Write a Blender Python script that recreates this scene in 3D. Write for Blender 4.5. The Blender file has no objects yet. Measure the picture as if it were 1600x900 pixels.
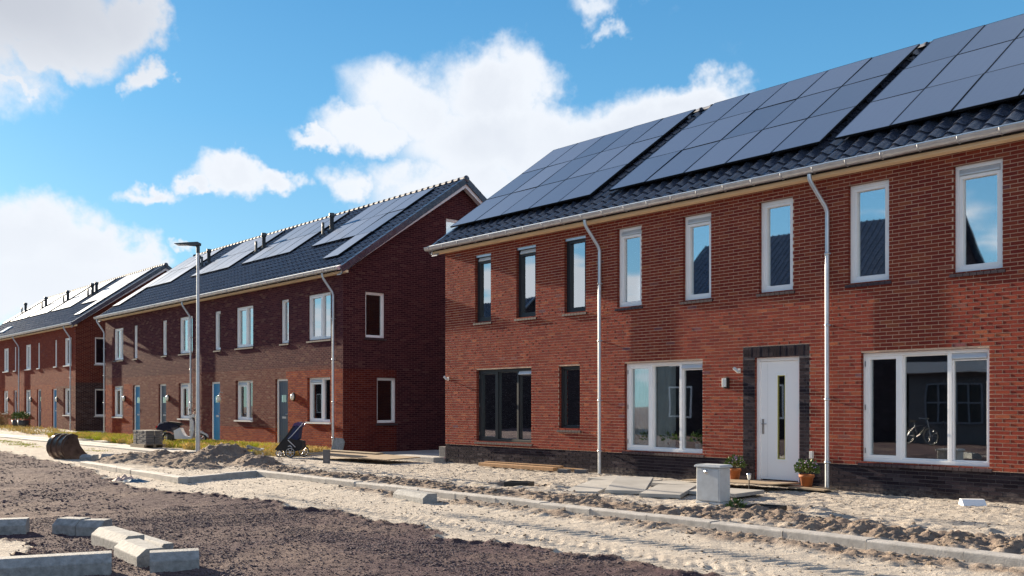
import bpy, math, random
import numpy as np
from mathutils import Vector, Matrix
random.seed(7); RNG = np.random.default_rng(7)
R = math.radians
S = bpy.context.scene
COL = S.collection

# ------------------------------------------------------------------ camera
CAMX, CAMY, EYE = 20.214, -15.284, 1.5
cam = bpy.data.cameras.new('camera'); co = bpy.data.objects.new('camera', cam); COL.objects.link(co)
co.location = (CAMX, CAMY, EYE)
fwd = Vector((-0.75394507, 0.65693747, 0.0))
co.rotation_euler = fwd.to_track_quat('-Z', 'Y').to_euler()
cam.sensor_width = 36.0; cam.lens = 33.75; cam.shift_y = 0.1144
cam.clip_start = 0.1; cam.clip_end = 3000
S.camera = co
RIGHT = Vector((0.65693747, 0.75394507, 0.0))

# ------------------------------------------------------------------ sun, view
SUN_TRAVEL = Vector((1.0, 0.058, -0.285)).normalized()
sl = bpy.data.lights.new('sun', 'SUN'); so = bpy.data.objects.new('sun', sl); COL.objects.link(so)
so.location = (-40, -10, 30); so.rotation_euler = SUN_TRAVEL.to_track_quat('-Z', 'Y').to_euler()
sl.energy = 5.0; sl.angle = R(0.5); sl.color = (1.0, 0.84, 0.63)
S.view_settings.view_transform = 'Standard'; S.view_settings.look = 'None'
S.view_settings.exposure = 1.68; S.view_settings.gamma = 1.0; S.view_settings.use_curve_mapping = False

# ------------------------------------------------------------------ node helper
class NG:
    def __init__(s, tree): s.t = tree
    def n(s, kind, **p):
        nd = s.t.nodes.new(kind)
        for k, v in p.items(): setattr(nd, k, v)
        return nd
    def put(s, sock, v):
        if v is None: return
        if isinstance(v, bpy.types.NodeSocket): s.t.links.new(v, sock)
        elif hasattr(sock.default_value, '__len__') and not hasattr(v, '__len__'):
            sock.default_value = [v] * len(sock.default_value)
        elif hasattr(v, '__len__') and len(v) == 3 and len(sock.default_value) == 4: sock.default_value = (*v, 1)
        else: sock.default_value = v
    def m(s, op, a, b=None, c=None, clamp=False):
        nd = s.n('ShaderNodeMath', operation=op, use_clamp=clamp)
        for i, v in enumerate((a, b, c)): s.put(nd.inputs[i], v)
        return nd.outputs[0]
    def v(s, op, a, b=None, c=None):
        nd = s.n('ShaderNodeVectorMath', operation=op)
        s.put(nd.inputs[0], a); s.put(nd.inputs[1], b)
        if c is not None: s.put(nd.inputs[2], c)
        return nd.outputs['Value'] if op in ('LENGTH', 'DOT_PRODUCT') else nd.outputs[0]
    def mix(s, f, a, b, blend='MIX'):
        nd = s.n('ShaderNodeMix', data_type='RGBA', blend_type=blend)
        s.put(nd.inputs[0], f); s.put(nd.inputs[6], a); s.put(nd.inputs[7], b)
        return nd.outputs[2]
    def noise(s, vec, scale, detail=3, rough=0.55, dist=0.0, col=False):
        nd = s.n('ShaderNodeTexNoise'); s.put(nd.inputs['Vector'], vec)
        nd.inputs['Scale'].default_value = scale; nd.inputs['Detail'].default_value = detail
        nd.inputs['Roughness'].default_value = rough; nd.inputs['Distortion'].default_value = dist
        return nd.outputs[1 if col else 0]
    def ramp(s, f, stops):
        nd = s.n('ShaderNodeValToRGB'); e = nd.color_ramp.elements
        while len(e) < len(stops): e.new(0.5)
        for i, (p, c) in enumerate(stops):
            e[i].position = p; e[i].color = (*c, 1) if len(c) == 3 else c
        s.put(nd.inputs[0], f); return nd.outputs[0]
    def sep(s, v):
        nd = s.n('ShaderNodeSeparateXYZ'); s.put(nd.inputs[0], v); return nd.outputs
    def comb(s, x, y, z):
        nd = s.n('ShaderNodeCombineXYZ')
        for i, v in enumerate((x, y, z)): s.put(nd.inputs[i], v)
        return nd.outputs[0]
    def mr(s, v, a, b, c=0.0, d=1.0, smooth=False):
        nd = s.n('ShaderNodeMapRange', interpolation_type='SMOOTHSTEP' if smooth else 'LINEAR')
        for i, q in enumerate((v, a, b, c, d)): s.put(nd.inputs[i], q)
        return nd.outputs[0]
    def bump(s, h, strength=0.5, dist=0.01, nrm=None):
        nd = s.n('ShaderNodeBump'); nd.inputs['Strength'].default_value = strength
        nd.inputs['Distance'].default_value = dist; s.put(nd.inputs['Height'], h)
        if nrm is not None: s.put(nd.inputs['Normal'], nrm)
        return nd.outputs[0]

# ------------------------------------------------------------------ world: Nishita sky with broken cumulus
W = bpy.data.worlds.new('World'); S.world = W; W.use_nodes = True
W.node_tree.nodes.clear(); g = NG(W.node_tree)
sky = g.n('ShaderNodeTexSky', sky_type='NISHITA', sun_disc=False)
sd = -SUN_TRAVEL
sky.sun_elevation = math.asin(sd.z); sky.sun_rotation = math.atan2(sd.x, sd.y)
sky.air_density = 1.0; sky.dust_density = 0.4; sky.ozone_density = 2.0
dirv = g.v('NORMALIZE', g.n('ShaderNodeTexCoord').outputs['Generated'])
d3 = g.sep(dirv)
az = g.m('ARCTAN2', g.m('MULTIPLY', d3[0], -1.0), d3[1])     # 0 at +Y, +90 deg at -X
el = g.m('ARCSINE', d3[2])
AE = g.comb(az, el, 0.0)
warp = g.noise(dirv, 7.0, 6, 0.6, col=True)
warp2 = g.noise(dirv, 26.0, 4, 0.6, col=True)
AEw = g.v('ADD', g.v('ADD', AE, g.v('MULTIPLY', g.v('SUBTRACT', warp, (0.5, 0.5, 0.5)), (0.16, 0.11, 0.0))),
          g.v('MULTIPLY', g.v('SUBTRACT', warp2, (0.5, 0.5, 0.5)), (0.045, 0.035, 0.0)))
def pxdir(px, py):                       # reading of the photograph's sky into azimuth / elevation
    d = fwd * 1.0 + RIGHT * ((px - 800) / 1500.0); d.z = (633 - py) / 1500.0; d.normalize()
    return math.atan2(-d.x, d.y), math.asin(d.z)
blobs = [(790,150,100,72,1),(655,165,95,62,.8),(560,195,75,32,.85),(500,212,52,14,.8),(770,225,170,75,1),(905,215,130,60,1),
 (1080,170,80,44,1),(1000,200,130,60,1),(700,285,150,50,.85),(600,265,65,36,.62),(535,275,36,28,.7),(640,312,90,28,.8),
 (30,370,130,62,1),(130,400,90,48,1),(60,450,180,60,1),(195,428,50,34,.9),(350,283,72,28,.95),(440,289,52,20,1),(290,293,34,15,.9),
 (225,301,48,13,.8),(245,380,20,8,.6),(60,28,165,66,1),(185,30,66,52,1),(225,115,26,20,.85),(60,88,100,26,.8),(15,128,40,12,.6),
 (950,8,52,26,.6),(960,45,26,14,.5),(-160,60,240,100,1),(-200,330,220,120,1)]  # last two lie out of view, added to whiten the panel reflections
dens = None
for px, py, rx, ry, w in blobs:
    a0, e0 = pxdir(px, py); a1, _ = pxdir(px - rx, py); _, e1 = pxdir(px, py - ry)
    ra, re = abs(a1 - a0) * 1.1, abs(e1 - e0) * 1.12
    dd = g.v('LENGTH', g.v('MULTIPLY', g.v('SUBTRACT', AEw, (a0, e0, 0)), (1 / ra, 1 / re, 0)))
    q = g.m('MULTIPLY', g.mr(dd, 1.35, 0.25, 0, 1), w)
    dens = q if dens is None else g.m('MAXIMUM', dens, q)
# the rest of the sky carries broken cloud, its cover raised to add fill light
flat = g.v('DIVIDE', dirv, g.comb(g.m('MAXIMUM', g.m('ADD', d3[2], 0.12), 0.1),) if False else g.comb(g.m('MAXIMUM', g.m('ADD', d3[2], 0.12), 0.1), g.m('MAXIMUM', g.m('ADD', d3[2], 0.12), 0.1), 1.0))
gen = g.mr(g.noise(flat, 0.9, 5, 0.55), 0.45, 0.62, 0, 1)
infr = g.m('MULTIPLY', g.mr(g.m('ABSOLUTE', g.m('SUBTRACT', az, 0.854)), 0.60, 0.75), g.mr(d3[2], 0.0, 0.02))
infr2 = g.m('MAXIMUM', infr, g.mr(d3[2], 0.40, 0.5))
dens = g.m('MAXIMUM', dens, g.m('MULTIPLY', gen, g.m('MULTIPLY', infr2, 0.8)))
fine = g.noise(dirv, 13.0, 9, 0.66)
dd2 = g.m('ADD', dens, g.m('MULTIPLY', g.m('SUBTRACT', fine, 0.5), 0.75))
alpha = g.mr(dd2, 0.12, 0.66, 0, 1, True)
thick = g.mr(dd2, 0.45, 1.15, 0, 1, True)
soft = g.noise(dirv, 5.0, 5, 0.5)
ccol = g.mix(g.m('MULTIPLY', g.m('MULTIPLY', thick, g.mr(el, 0.12, 0.34, 0.25, 1.0)), g.mr(soft, 0.40, 0.66, 0, 0.8)), (4.15, 4.35, 4.65), (2.9, 3.15, 3.65))
# the high cloud bank in the west is thick and grey
gray = g.m('MULTIPLY', g.mr(az, 1.05, 1.34, 0, 1, True), g.mr(el, 0.26, 0.36, 0, 1, True))
ccol = g.mix(g.m('MULTIPLY', gray, 0.75), ccol, (2.35, 2.5, 2.85))
tint = g.mix(1.0, sky.outputs[0], (0.34, 0.62, 0.80), 'MULTIPLY')
grad = g.ramp(g.mr(el, -0.05, 0.75), [(0.0, (0.50, 0.72, 0.82)), (0.18, (0.34, 0.60, 0.77)), (0.42, (0.15, 0.44, 0.73)), (0.62, (0.08, 0.315, 0.62)), (1.0, (0.04, 0.17, 0.42))])
grad = g.mix(1.0, grad, (4.9, 4.9, 4.9), 'MULTIPLY')
tint = g.mix(0.68, tint, grad)
final = g.mix(alpha, tint, ccol)
bg = g.n('ShaderNodeBackground'); g.put(bg.inputs[0], final); bg.inputs[1].default_value = 0.068
g.t.links.new(bg.outputs[0], g.n('ShaderNodeOutputWorld').inputs[0])

# ------------------------------------------------------------------ materials
M = {}
def mat(name, col, rough=0.6, metal=0.0, bump=None, var=0.0, vscale=6.0, spec=0.5, coat=0.0):
    m = bpy.data.materials.new(name); m.use_nodes = True; m.node_tree.nodes.clear(); g = NG(m.node_tree)
    p = g.n('ShaderNodeBsdfPrincipled'); out = g.n('ShaderNodeOutputMaterial'); g.t.links.new(p.outputs[0], out.inputs[0])
    pos = g.n('ShaderNodeNewGeometry').outputs['Position']
    c = col
    if var:
        nz = g.noise(pos, vscale, 4, 0.6)
        c = g.mix(g.mr(nz, 0.3, 0.7), tuple(x * (1 - var) for x in col), tuple(min(1, x * (1 + var)) for x in col))
    g.put(p.inputs['Base Color'], c); p.inputs['Roughness'].default_value = rough
    p.inputs['Metallic'].default_value = metal; p.inputs['Specular IOR Level'].default_value = spec
    p.inputs['Coat Weight'].default_value = coat
    if bump:
        g.put(p.inputs['Normal'], g.bump(g.noise(pos, bump[0], 4, 0.6), bump[1], bump[2]))
    M[name] = m; return m

mat('white_frame', (0.90, 0.90, 0.91), 0.35, var=0.03, vscale=3)
mat('dark_frame', (0.018, 0.021, 0.026), 0.4)
mat('fascia_cream', (0.88, 0.70, 0.47), 0.5, var=0.05, vscale=2)
mat('barge_white', (0.72, 0.72, 0.76), 0.5, var=0.03)
mat('zinc', (0.55, 0.58, 0.63), 0.38, 0.75, var=0.12, vscale=5)
mat('door_white', (0.90, 0.90, 0.91), 0.4, bump=(3, 0.02, 0.01))
mat('door_blue', (0.0, 0.19, 0.42), 0.4, var=0.05)
mat('door_grey', (0.075, 0.10, 0.14), 0.45, var=0.05)
mat('steel', (0.5, 0.5, 0.52), 0.3, 1.0)
mat('black_plastic', (0.015, 0.016, 0.018), 0.5)
mat('lamp_glass', (0.75, 0.75, 0.72), 0.2)
mat('vent_pipe', (0.045, 0.055, 0.065), 0.5, var=0.1)
mat('concrete_block', (0.25, 0.255, 0.26), 0.85, bump=(60, 0.8, 0.012), var=0.30, vscale=16)
mat('concrete_pale', (0.37, 0.355, 0.34), 0.85, bump=(60, 0.7, 0.01), var=0.22, vscale=7)
mat('concrete_dark', (0.13, 0.125, 0.13), 0.85, bump=(80, 0.3, 0.004), var=0.2, vscale=8)
mat('path_slab', (0.34, 0.33, 0.315), 0.85, bump=(60, 0.3, 0.004), var=0.16, vscale=2.2)
mat('plank', (0.42, 0.235, 0.11), 0.6, var=0.25, vscale=18)
mat('plywood', (0.32, 0.24, 0.16), 0.7, var=0.2, vscale=6)
mat('pallet_wood', (0.24, 0.18, 0.12), 0.8, var=0.25, vscale=12)
mat('terracotta', (0.38, 0.12, 0.035), 0.75, var=0.12, vscale=14)
mat('pot_dark', (0.04, 0.04, 0.045), 0.5)
mat('leaf', (0.07, 0.12, 0.025), 0.5, var=0.4, vscale=30)
mat('leaf_dry', (0.30, 0.20, 0.09), 0.8, var=0.3, vscale=20)
mat('petal', (0.45, 0.32, 0.55), 0.6)
mat('cabinet', (0.48, 0.51, 0.54), 0.5, bump=(40, 0.1, 0.004), var=0.1, vscale=10)
mat('galv_pole', (0.52, 0.54, 0.57), 0.42, 0.6, var=0.12, vscale=7)
mat('bucket_steel', (0.15, 0.105, 0.085), 0.30, 0.7, bump=(14, 0.25, 0.01), var=0.5, vscale=5)
mat('moped_navy', (0.012, 0.016, 0.035), 0.15, coat=0.6)
mat('moped_white', (0.62, 0.63, 0.66), 0.3, coat=0.4)
mat('moped_silver', (0.35, 0.37, 0.42), 0.3, 0.6)
mat('rubber', (0.012, 0.012, 0.013), 0.7)
mat('red_lens', (0.55, 0.02, 0.01), 0.2)
mat('amber_lens', (0.6, 0.16, 0.01), 0.25)
mat('pram_black', (0.010, 0.010, 0.013), 0.75)
mat('pram_navy', (0.014, 0.021, 0.075), 0.8, var=0.3, vscale=25)
mat('pram_purple', (0.08, 0.045, 0.14), 0.8)
mat('pram_rim', (0.55, 0.56, 0.6), 0.35, 0.5)
mat('foam_white', (0.82, 0.83, 0.85), 0.6)
mat('pit_black', (0.012, 0.014, 0.016), 0.5)
mat('tarp_blue', (0.03, 0.09, 0.16), 0.6, var=0.3)
mat('sack_pink', (0.45, 0.32, 0.28), 0.8, var=0.2)
mat('curtain', (0.85, 0.85, 0.85), 0.9, var=0.1)
mat('room_wall', (0.10, 0.10, 0.11), 0.9, var=0.1)
mat('skylight_blue', (0.06, 0.18, 0.32), 0.2)
mat('render_white', (0.6, 0.6, 0.6), 0.8)

def glass_mat(name, base, tintc):
    m = bpy.data.materials.new(name); m.use_nodes = True; m.node_tree.nodes.clear(); g = NG(m.node_tree)
    tr = g.n('ShaderNodeBsdfTransparent'); tr.inputs[0].default_value = (*tintc, 1)
    gl = g.n('ShaderNodeBsdfGlossy'); gl.inputs['Color'].default_value = (0.93, 0.97, 1, 1); gl.inputs['Roughness'].default_value = 0.015
    pos = g.n('ShaderNodeNewGeometry').outputs['Position']
    g.put(gl.inputs['Normal'], g.bump(g.noise(pos, 1.3, 1, 0.5), 0.03, 0.03))
    fr = g.n('ShaderNodeFresnel'); fr.inputs[0].default_value = 1.5
    mx = g.n('ShaderNodeMixShader'); g.put(mx.inputs[0], g.m('ADD', base, g.m('MULTIPLY', fr.outputs[0], 1 - base), clamp=True))
    g.t.links.new(tr.outputs[0], mx.inputs[1]); g.t.links.new(gl.outputs[0], mx.inputs[2])
    g.t.links.new(mx.outputs[0], g.n('ShaderNodeOutputMaterial').inputs[0]); M[name] = m
glass_mat('window_glass', 0.55, (0.8, 0.85, 0.85))
glass_mat('ground_glass', 0.2, (0.88, 0.92, 0.92))

def brick_mat(name, tones, mortar, flat_wall, rough=0.85, base_z=0.475, zones=None):
    """tones: list of (pos, colour). flat_wall: joints come from the shader (walls too far off for single bricks)."""
    m = bpy.data.materials.new(name); m.use_nodes = True; m.node_tree.nodes.clear(); g = NG(m.node_tree)
    p = g.n('ShaderNodeBsdfPrincipled'); g.t.links.new(p.outputs[0], g.n('ShaderNodeOutputMaterial').inputs[0])
    geo = g.n('ShaderNodeNewGeometry'); P = g.sep(geo.outputs['Position']); N = g.sep(geo.outputs['True Normal'])
    side = g.m('GREATER_THAN', g.m('ABSOLUTE', N[0]), 0.7)
    u = g.m('ADD', g.m('MULTIPLY', side, P[1]), g.m('MULTIPLY', g.m('SUBTRACT', 1.0, side), P[0])) if flat_wall else P[0]
    k = g.m('FLOOR', g.m('DIVIDE', g.m('SUBTRACT', P[2], base_z), 0.0625))
    par = g.m('FLOORED_MODULO', k, 2.0)
    uu = g.m('DIVIDE', g.m('SUBTRACT', u, g.m('MULTIPLY', par, 0.11)), 0.22)
    cell = g.comb(g.m('FLOOR', uu), k, 0.0)
    wn = g.n('ShaderNodeTexWhiteNoise', noise_dimensions='3D'); g.put(wn.inputs['Vector'], cell)
    c = g.ramp(wn.outputs[0], tones)
    if zones:
        for (ztones, x0, x1, z0, z1, y1) in zones:
            c2 = g.ramp(wn.outputs[0], ztones)
            f = g.m('MULTIPLY', g.m('MULTIPLY', g.m('GREATER_THAN', P[0], x0), g.m('LESS_THAN', P[0], x1)),
                    g.m('MULTIPLY', g.m('MULTIPLY', g.m('GREATER_THAN', P[2], z0), g.m('LESS_THAN', P[2], z1)), g.m('LESS_THAN', P[1], y1)))
            c = g.mix(f, c, c2)
    pos = geo.outputs['Position']
    grain = g.noise(pos, 150.0, 3, 0.6)
    c = g.mix(g.mr(grain, 0.3, 0.72), g.mix(1.0, c, (0.80, 0.77, 0.77), 'MULTIPLY'), g.mix(1.0, c, (1.28, 1.28, 1.24), 'MULTIPLY'))
    big = g.noise(pos, 0.7, 4, 0.6)
    c = g.mix(g.mr(big, 0.35, 0.7), g.mix(1.0, c, (0.93, 0.93, 0.93), 'MULTIPLY'), g.mix(1.0, c, (1.06, 1.06, 1.05), 'MULTIPLY'))
    h = grain
    if flat_wall:
        fu = g.m('FRACT', uu); fz = g.m('FRACT', g.m('DIVIDE', g.m('SUBTRACT', P[2], base_z), 0.0625))
        mm = g.m('MINIMUM', g.mr(fu, 0.03, 0.07), g.mr(fz, 0.10, 0.22))
        c = g.mix(mm, mortar, c)
        h = g.m('ADD', g.m('MULTIPLY', grain, 0.4), mm)
    else:
        eff = g.mr(g.noise(pos, 3.0, 4, 0.7), 0.62, 0.85)      # lime bloom
        c = g.mix(g.m('MULTIPLY', eff, 0.25), c, mortar)
        spl = g.m('MULTIPLY', g.mr(g.m('ADD', P[2], g.m('MULTIPLY', g.noise(pos, 1.7, 5, 0.6), 0.30)), 0.30, 0.13), g.mr(g.noise(pos, 14.0, 4, 0.7), 0.35, 0.65))
        c = g.mix(g.m('MULTIPLY', spl, 0.55), c, (0.36, 0.31, 0.27))      # sand splashed up by rain
    g.put(p.inputs['Base Color'], c); p.inputs['Roughness'].default_value = rough
    p.inputs['Specular IOR Level'].default_value = 0.02
    g.put(p.inputs['Normal'], g.bump(h, 1.0, 0.008))
    M[name] = m
RED = [(0, (0.175, 0.033, 0.028)), (0.45, (0.205, 0.042, 0.030)), (0.9, (0.235, 0.054, 0.035)), (0.985, (0.28, 0.085, 0.048)), (1, (0.13, 0.06, 0.085))]
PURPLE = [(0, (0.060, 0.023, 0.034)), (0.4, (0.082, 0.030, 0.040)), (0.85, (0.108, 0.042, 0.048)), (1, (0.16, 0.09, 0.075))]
PURPLE_SHADED = [(0, (0.040, 0.013, 0.020)), (0.5, (0.058, 0.019, 0.026)), (0.95, (0.078, 0.027, 0.032)), (1, (0.1, 0.05, 0.05))]  # purple brick with the gable's shade painted into the colour
RED_SHADED = [(0, (0.075, 0.014, 0.013)), (0.5, (0.10, 0.019, 0.016)), (1, (0.13, 0.030, 0.021))]  # red brick darkened to paint shade on the gables
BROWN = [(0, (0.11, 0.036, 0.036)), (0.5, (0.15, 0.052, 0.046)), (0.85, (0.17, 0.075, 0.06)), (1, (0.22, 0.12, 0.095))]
ORANGE = [(0, (0.18, 0.032, 0.022)), (0.5, (0.25, 0.048, 0.027)), (1, (0.32, 0.085, 0.038))]
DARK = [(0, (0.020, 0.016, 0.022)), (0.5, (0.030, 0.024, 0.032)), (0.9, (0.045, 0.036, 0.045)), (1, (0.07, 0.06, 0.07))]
brick_mat('red_brick', RED, (0.30, 0.21, 0.17), False)
brick_mat('dark_brick', DARK, (0.30, 0.27, 0.26), False)
brick_mat('red_brick_wall', RED, (0.28, 0.18, 0.15), True)
brick_mat('purple_brick_wall', PURPLE, (0.17, 0.085, 0.082), True, zones=[  # purple-brown front: eave shade painted in above (PURPLE), sunlit tone below (BROWN)
    (BROWN, -30, -5.3, -1, 2.75, 0.5), (PURPLE_SHADED, -5.16, 0, -1, 20, 20), (RED_SHADED, -5.16, 0, -1, 2.62, 1.95), (ORANGE, -8.75, -5.16, -1, 2.62, 0.5), (ORANGE, -14.0, -9.4, -1, 0.72, 0.5),
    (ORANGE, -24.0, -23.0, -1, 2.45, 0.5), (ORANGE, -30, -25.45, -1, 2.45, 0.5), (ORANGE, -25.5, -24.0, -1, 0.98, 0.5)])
brick_mat('dark_brick_wall', DARK, (0.1, 0.09, 0.09), True)
brick_mat('red_purple_wall', RED, (0.26, 0.15, 0.12), True, zones=[(RED_SHADED, -31.01, -30.9, -1, 20, 20), 
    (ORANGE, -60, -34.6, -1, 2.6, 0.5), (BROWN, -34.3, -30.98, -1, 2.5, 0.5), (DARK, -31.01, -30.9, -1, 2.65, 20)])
mat('mortar', (0.60, 0.43, 0.32), 0.95, bump=(160, 1.0, 0.006), var=0.15, vscale=12, spec=0.05)
mat('mortar_grey', (0.085, 0.076, 0.084), 0.95, bump=(120, 0.4, 0.003), var=0.25, vscale=5)
mat('brick_sill', (0.045, 0.028, 0.034), 0.5, var=0.3, vscale=10)
mat('roof_felt', (0.02, 0.02, 0.025), 0.9)

def tile_mat():
    m = bpy.data.materials.new('roof_tile'); m.use_nodes = True; m.node_tree.nodes.clear(); g = NG(m.node_tree)
    p = g.n('ShaderNodeBsdfPrincipled'); g.t.links.new(p.outputs[0], g.n('ShaderNodeOutputMaterial').inputs[0])
    pos = g.n('ShaderNodeNewGeometry').outputs['Position']; P = g.sep(pos)
    wn = g.n('ShaderNodeTexWhiteNoise', noise_dimensions='3D')
    g.put(wn.inputs['Vector'], g.comb(g.m('FLOOR', g.m('DIVIDE', P[0], 0.3)), g.m('FLOOR', g.m('DIVIDE', P[1], 0.28)), 0))
    c = g.mix(wn.outputs[0], (0.024, 0.032, 0.054), (0.044, 0.055, 0.086))
    c = g.mix(g.mr(g.noise(pos, 9, 4), 0.5, 0.8), c, (0.10, 0.10, 0.12))
    g.put(p.inputs['Base Color'], c); g.put(p.inputs['Roughness'], g.mr(g.noise(pos, 22, 3), 0.3, 0.7, 0.18, 0.34))
    g.put(p.inputs['Normal'], g.bump(g.noise(pos, 60, 3), 0.12, 0.003)); M['roof_tile'] = m
tile_mat()
mat('ridge_clay', (0.065, 0.075, 0.105), 0.75, spec=0.2, var=0.25)
def panel_mat():
    m = bpy.data.materials.new('solar_cell'); m.use_nodes = True; m.node_tree.nodes.clear(); g = NG(m.node_tree)
    p = g.n('ShaderNodeBsdfPrincipled'); g.t.links.new(p.outputs[0], g.n('ShaderNodeOutputMaterial').inputs[0])
    pos = g.n('ShaderNodeTexCoord').outputs['Object']; P = g.sep(pos)
    fx = g.m('FRACT', g.m('DIVIDE', P[0], 0.165)); fy = g.m('FRACT', g.m('DIVIDE', P[1], 0.157))
    line = g.m('MAXIMUM', g.m('LESS_THAN', fx, 0.03), g.m('LESS_THAN', fy, 0.03))
    rnd = g.n('ShaderNodeObjectInfo').outputs['Random']
    c = g.mix(rnd, (0.165, 0.225, 0.32), (0.20, 0.265, 0.38))
    c = g.mix(g.m('MULTIPLY', line, 0.35), c, (0.12, 0.15, 0.22)); p.inputs['Metallic'].default_value = 0.8
    g.put(p.inputs['Base Color'], c); g.put(p.inputs['Roughness'], g.m('ADD', 0.39, g.m('MULTIPLY', rnd, 0.05)))
    p.inputs['IOR'].default_value = 1.6
    wpos = g.n('ShaderNodeNewGeometry').outputs['Position']
    g.put(p.inputs['Normal'], g.bump(g.noise(wpos, 1.5, 2), 0.04, 0.02)); M['solar_cell'] = m
panel_mat()
mat('panel_frame', (0.012, 0.013, 0.016), 0.35, 0.5)

# ------------------------------------------------------------------ mesh helpers
class MB:
    def __init__(s): s.v = []; s.f = []; s.sm = []; s.mi = []; s.cur = 0
    def add(s, vs, fs, smooth=False):
        o = len(s.v); s.v += [tuple(p) for p in vs]
        for f in fs: s.f.append(tuple(i + o for i in f)); s.sm.append(smooth); s.mi.append(s.cur)
    def box(s, x0, x1, y0, y1, z0, z1, T=None):
        vs = [(x0,y0,z0),(x1,y0,z0),(x1,y1,z0),(x0,y1,z0),(x0,y0,z1),(x1,y0,z1),(x1,y1,z1),(x0,y1,z1)]
        if T: vs = [T @ Vector(p) for p in vs]
        s.add(vs, [(0,3,2,1),(4,5,6,7),(0,1,5,4),(1,2,6,5),(2,3,7,6),(3,0,4,7)]); return s
    def prism(s, poly, d0, d1, T=None, smooth=False):       # poly in (x, z), extruded along y
        n = len(poly)
        vs = [(x, d0, z) for x, z in poly] + [(x, d1, z) for x, z in poly]
        if T: vs = [T @ Vector(p) for p in vs]
        fs = [tuple(range(n)), tuple(range(2 * n - 1, n - 1, -1))]
        s.add(vs, fs); s.add(vs, [(i, i + n, (i + 1) % n + n, (i + 1) % n) for i in range(n)], smooth); return s
    def tube(s, pts, r, seg=8, cap=True, T=None):
        pts = [Vector(p) for p in pts]; rs = r if hasattr(r, '__len__') else [r] * len(pts); vs = []; n = len(pts)
        up = None
        for i, p in enumerate(pts):
            t = (pts[min(i + 1, n - 1)] - pts[max(i - 1, 0)]).normalized()
            a = up if up else (Vector((0, 0, 1)) if abs(t.z) < 0.9 else Vector((1, 0, 0)))
            x = (a - t * a.dot(t)).normalized(); up = x; y = t.cross(x)
            for k in range(seg):
                an = 2 * math.pi * k / seg; vs.append(p + (x * math.cos(an) + y * math.sin(an)) * rs[i])
        if T: vs = [T @ v for v in vs]
        fs = [(i * seg + k, i * seg + (k + 1) % seg, (i + 1) * seg + (k + 1) % seg, (i + 1) * seg + k) for i in range(n - 1) for k in range(seg)]
        s.add(vs, fs, True)
        if cap: s.add(vs, [tuple(range(seg))[::-1], tuple((n - 1) * seg + k for k in range(seg))])
        return s
    def lathe(s, prof, seg=20, T=None, smooth=True):        # prof (r, z)
        vs = [(r * math.cos(2 * math.pi * k / seg), r * math.sin(2 * math.pi * k / seg), z) for r, z in prof for k in range(seg)]
        if T: vs = [T @ Vector(p) for p in vs]
        n = len(prof)
        s.add(vs, [(i * seg + k, i * seg + (k + 1) % seg, (i + 1) * seg + (k + 1) % seg, (i + 1) * seg + k) for i in range(n - 1) for k in range(seg)], smooth)
        return s
    def torus(s, R_, r, seg=28, sg=8, T=None):
        vs = []
        for i in range(seg):
            a = 2 * math.pi * i / seg
            for k in range(sg):
                b = 2 * math.pi * k / sg; q = R_ + r * math.cos(b)
                vs.append((q * math.cos(a), r * math.sin(b), q * math.sin(a)))
        if T: vs = [T @ Vector(p) for p in vs]
        s.add(vs, [(i * sg + k, i * sg + (k + 1) % sg, ((i + 1) % seg) * sg + (k + 1) % sg, ((i + 1) % seg) * sg + k) for i in range(seg) for k in range(sg)], True)
        return s
    def mesh(s, name, mats):
        me = bpy.data.meshes.new(name); me.from_pydata(s.v, [], s.f)
        for m in (mats if isinstance(mats, (list, tuple)) else [mats]): me.materials.append(M[m] if isinstance(m, str) else m)
        me.polygons.foreach_set('use_smooth', s.sm); me.polygons.foreach_set('material_index', s.mi); me.update(); return me
    def build(s, name, mats, parent=None, bevel=0, **tags):
        return link(name, s.mesh(name, mats), parent, bevel, **tags)
def link(name, me, parent=None, bevel=0, loc=None, rot=None, **tags):
    o = bpy.data.objects.new(name, me); COL.objects.link(o)
    if parent: o.parent = parent
    if loc is not None: o.location = loc
    if rot is not None: o.rotation_euler = rot
    if bevel:
        b = o.modifiers.new('bevel', 'BEVEL'); b.width = bevel; b.segments = 2; b.limit_method = 'ANGLE'
    for k, v in tags.items(): o[k] = v
    return o
def thing(name, label, cat, loc=(0, 0, 0), rz=0.0, group=None):
    o = bpy.data.objects.new(name, None); COL.objects.link(o); o.location = loc; o.rotation_euler = (0, 0, rz)
    o.empty_display_size = 0.1; o['label'] = label; o['category'] = cat
    if group: o['group'] = group
    return o
def copy_tree(o, parent=None, **tags):
    c = o.copy(); COL.objects.link(c); c.parent = parent
    for k, v in tags.items(): c[k] = v
    for ch in o.children: copy_tree(ch, c)
    return c
def fast_mesh(name, verts, faces, mats, smooth=False):      # numpy arrays
    me = bpy.data.meshes.new(name); nv, nf, k = len(verts), len(faces), faces.shape[1]
    me.vertices.add(nv); me.vertices.foreach_set('co', np.ascontiguousarray(verts, dtype=np.float32).ravel())
    me.loops.add(nf * k); me.loops.foreach_set('vertex_index', np.ascontiguousarray(faces, dtype=np.int32).ravel())
    me.polygons.add(nf); me.polygons.foreach_set('loop_start', np.arange(0, nf * k, k, dtype=np.int32))
    me.polygons.foreach_set('use_smooth', np.full(nf, smooth))
    for m in (mats if isinstance(mats, (list, tuple)) else [mats]): me.materials.append(M[m])
    me.update(calc_edges=True); return me

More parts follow.
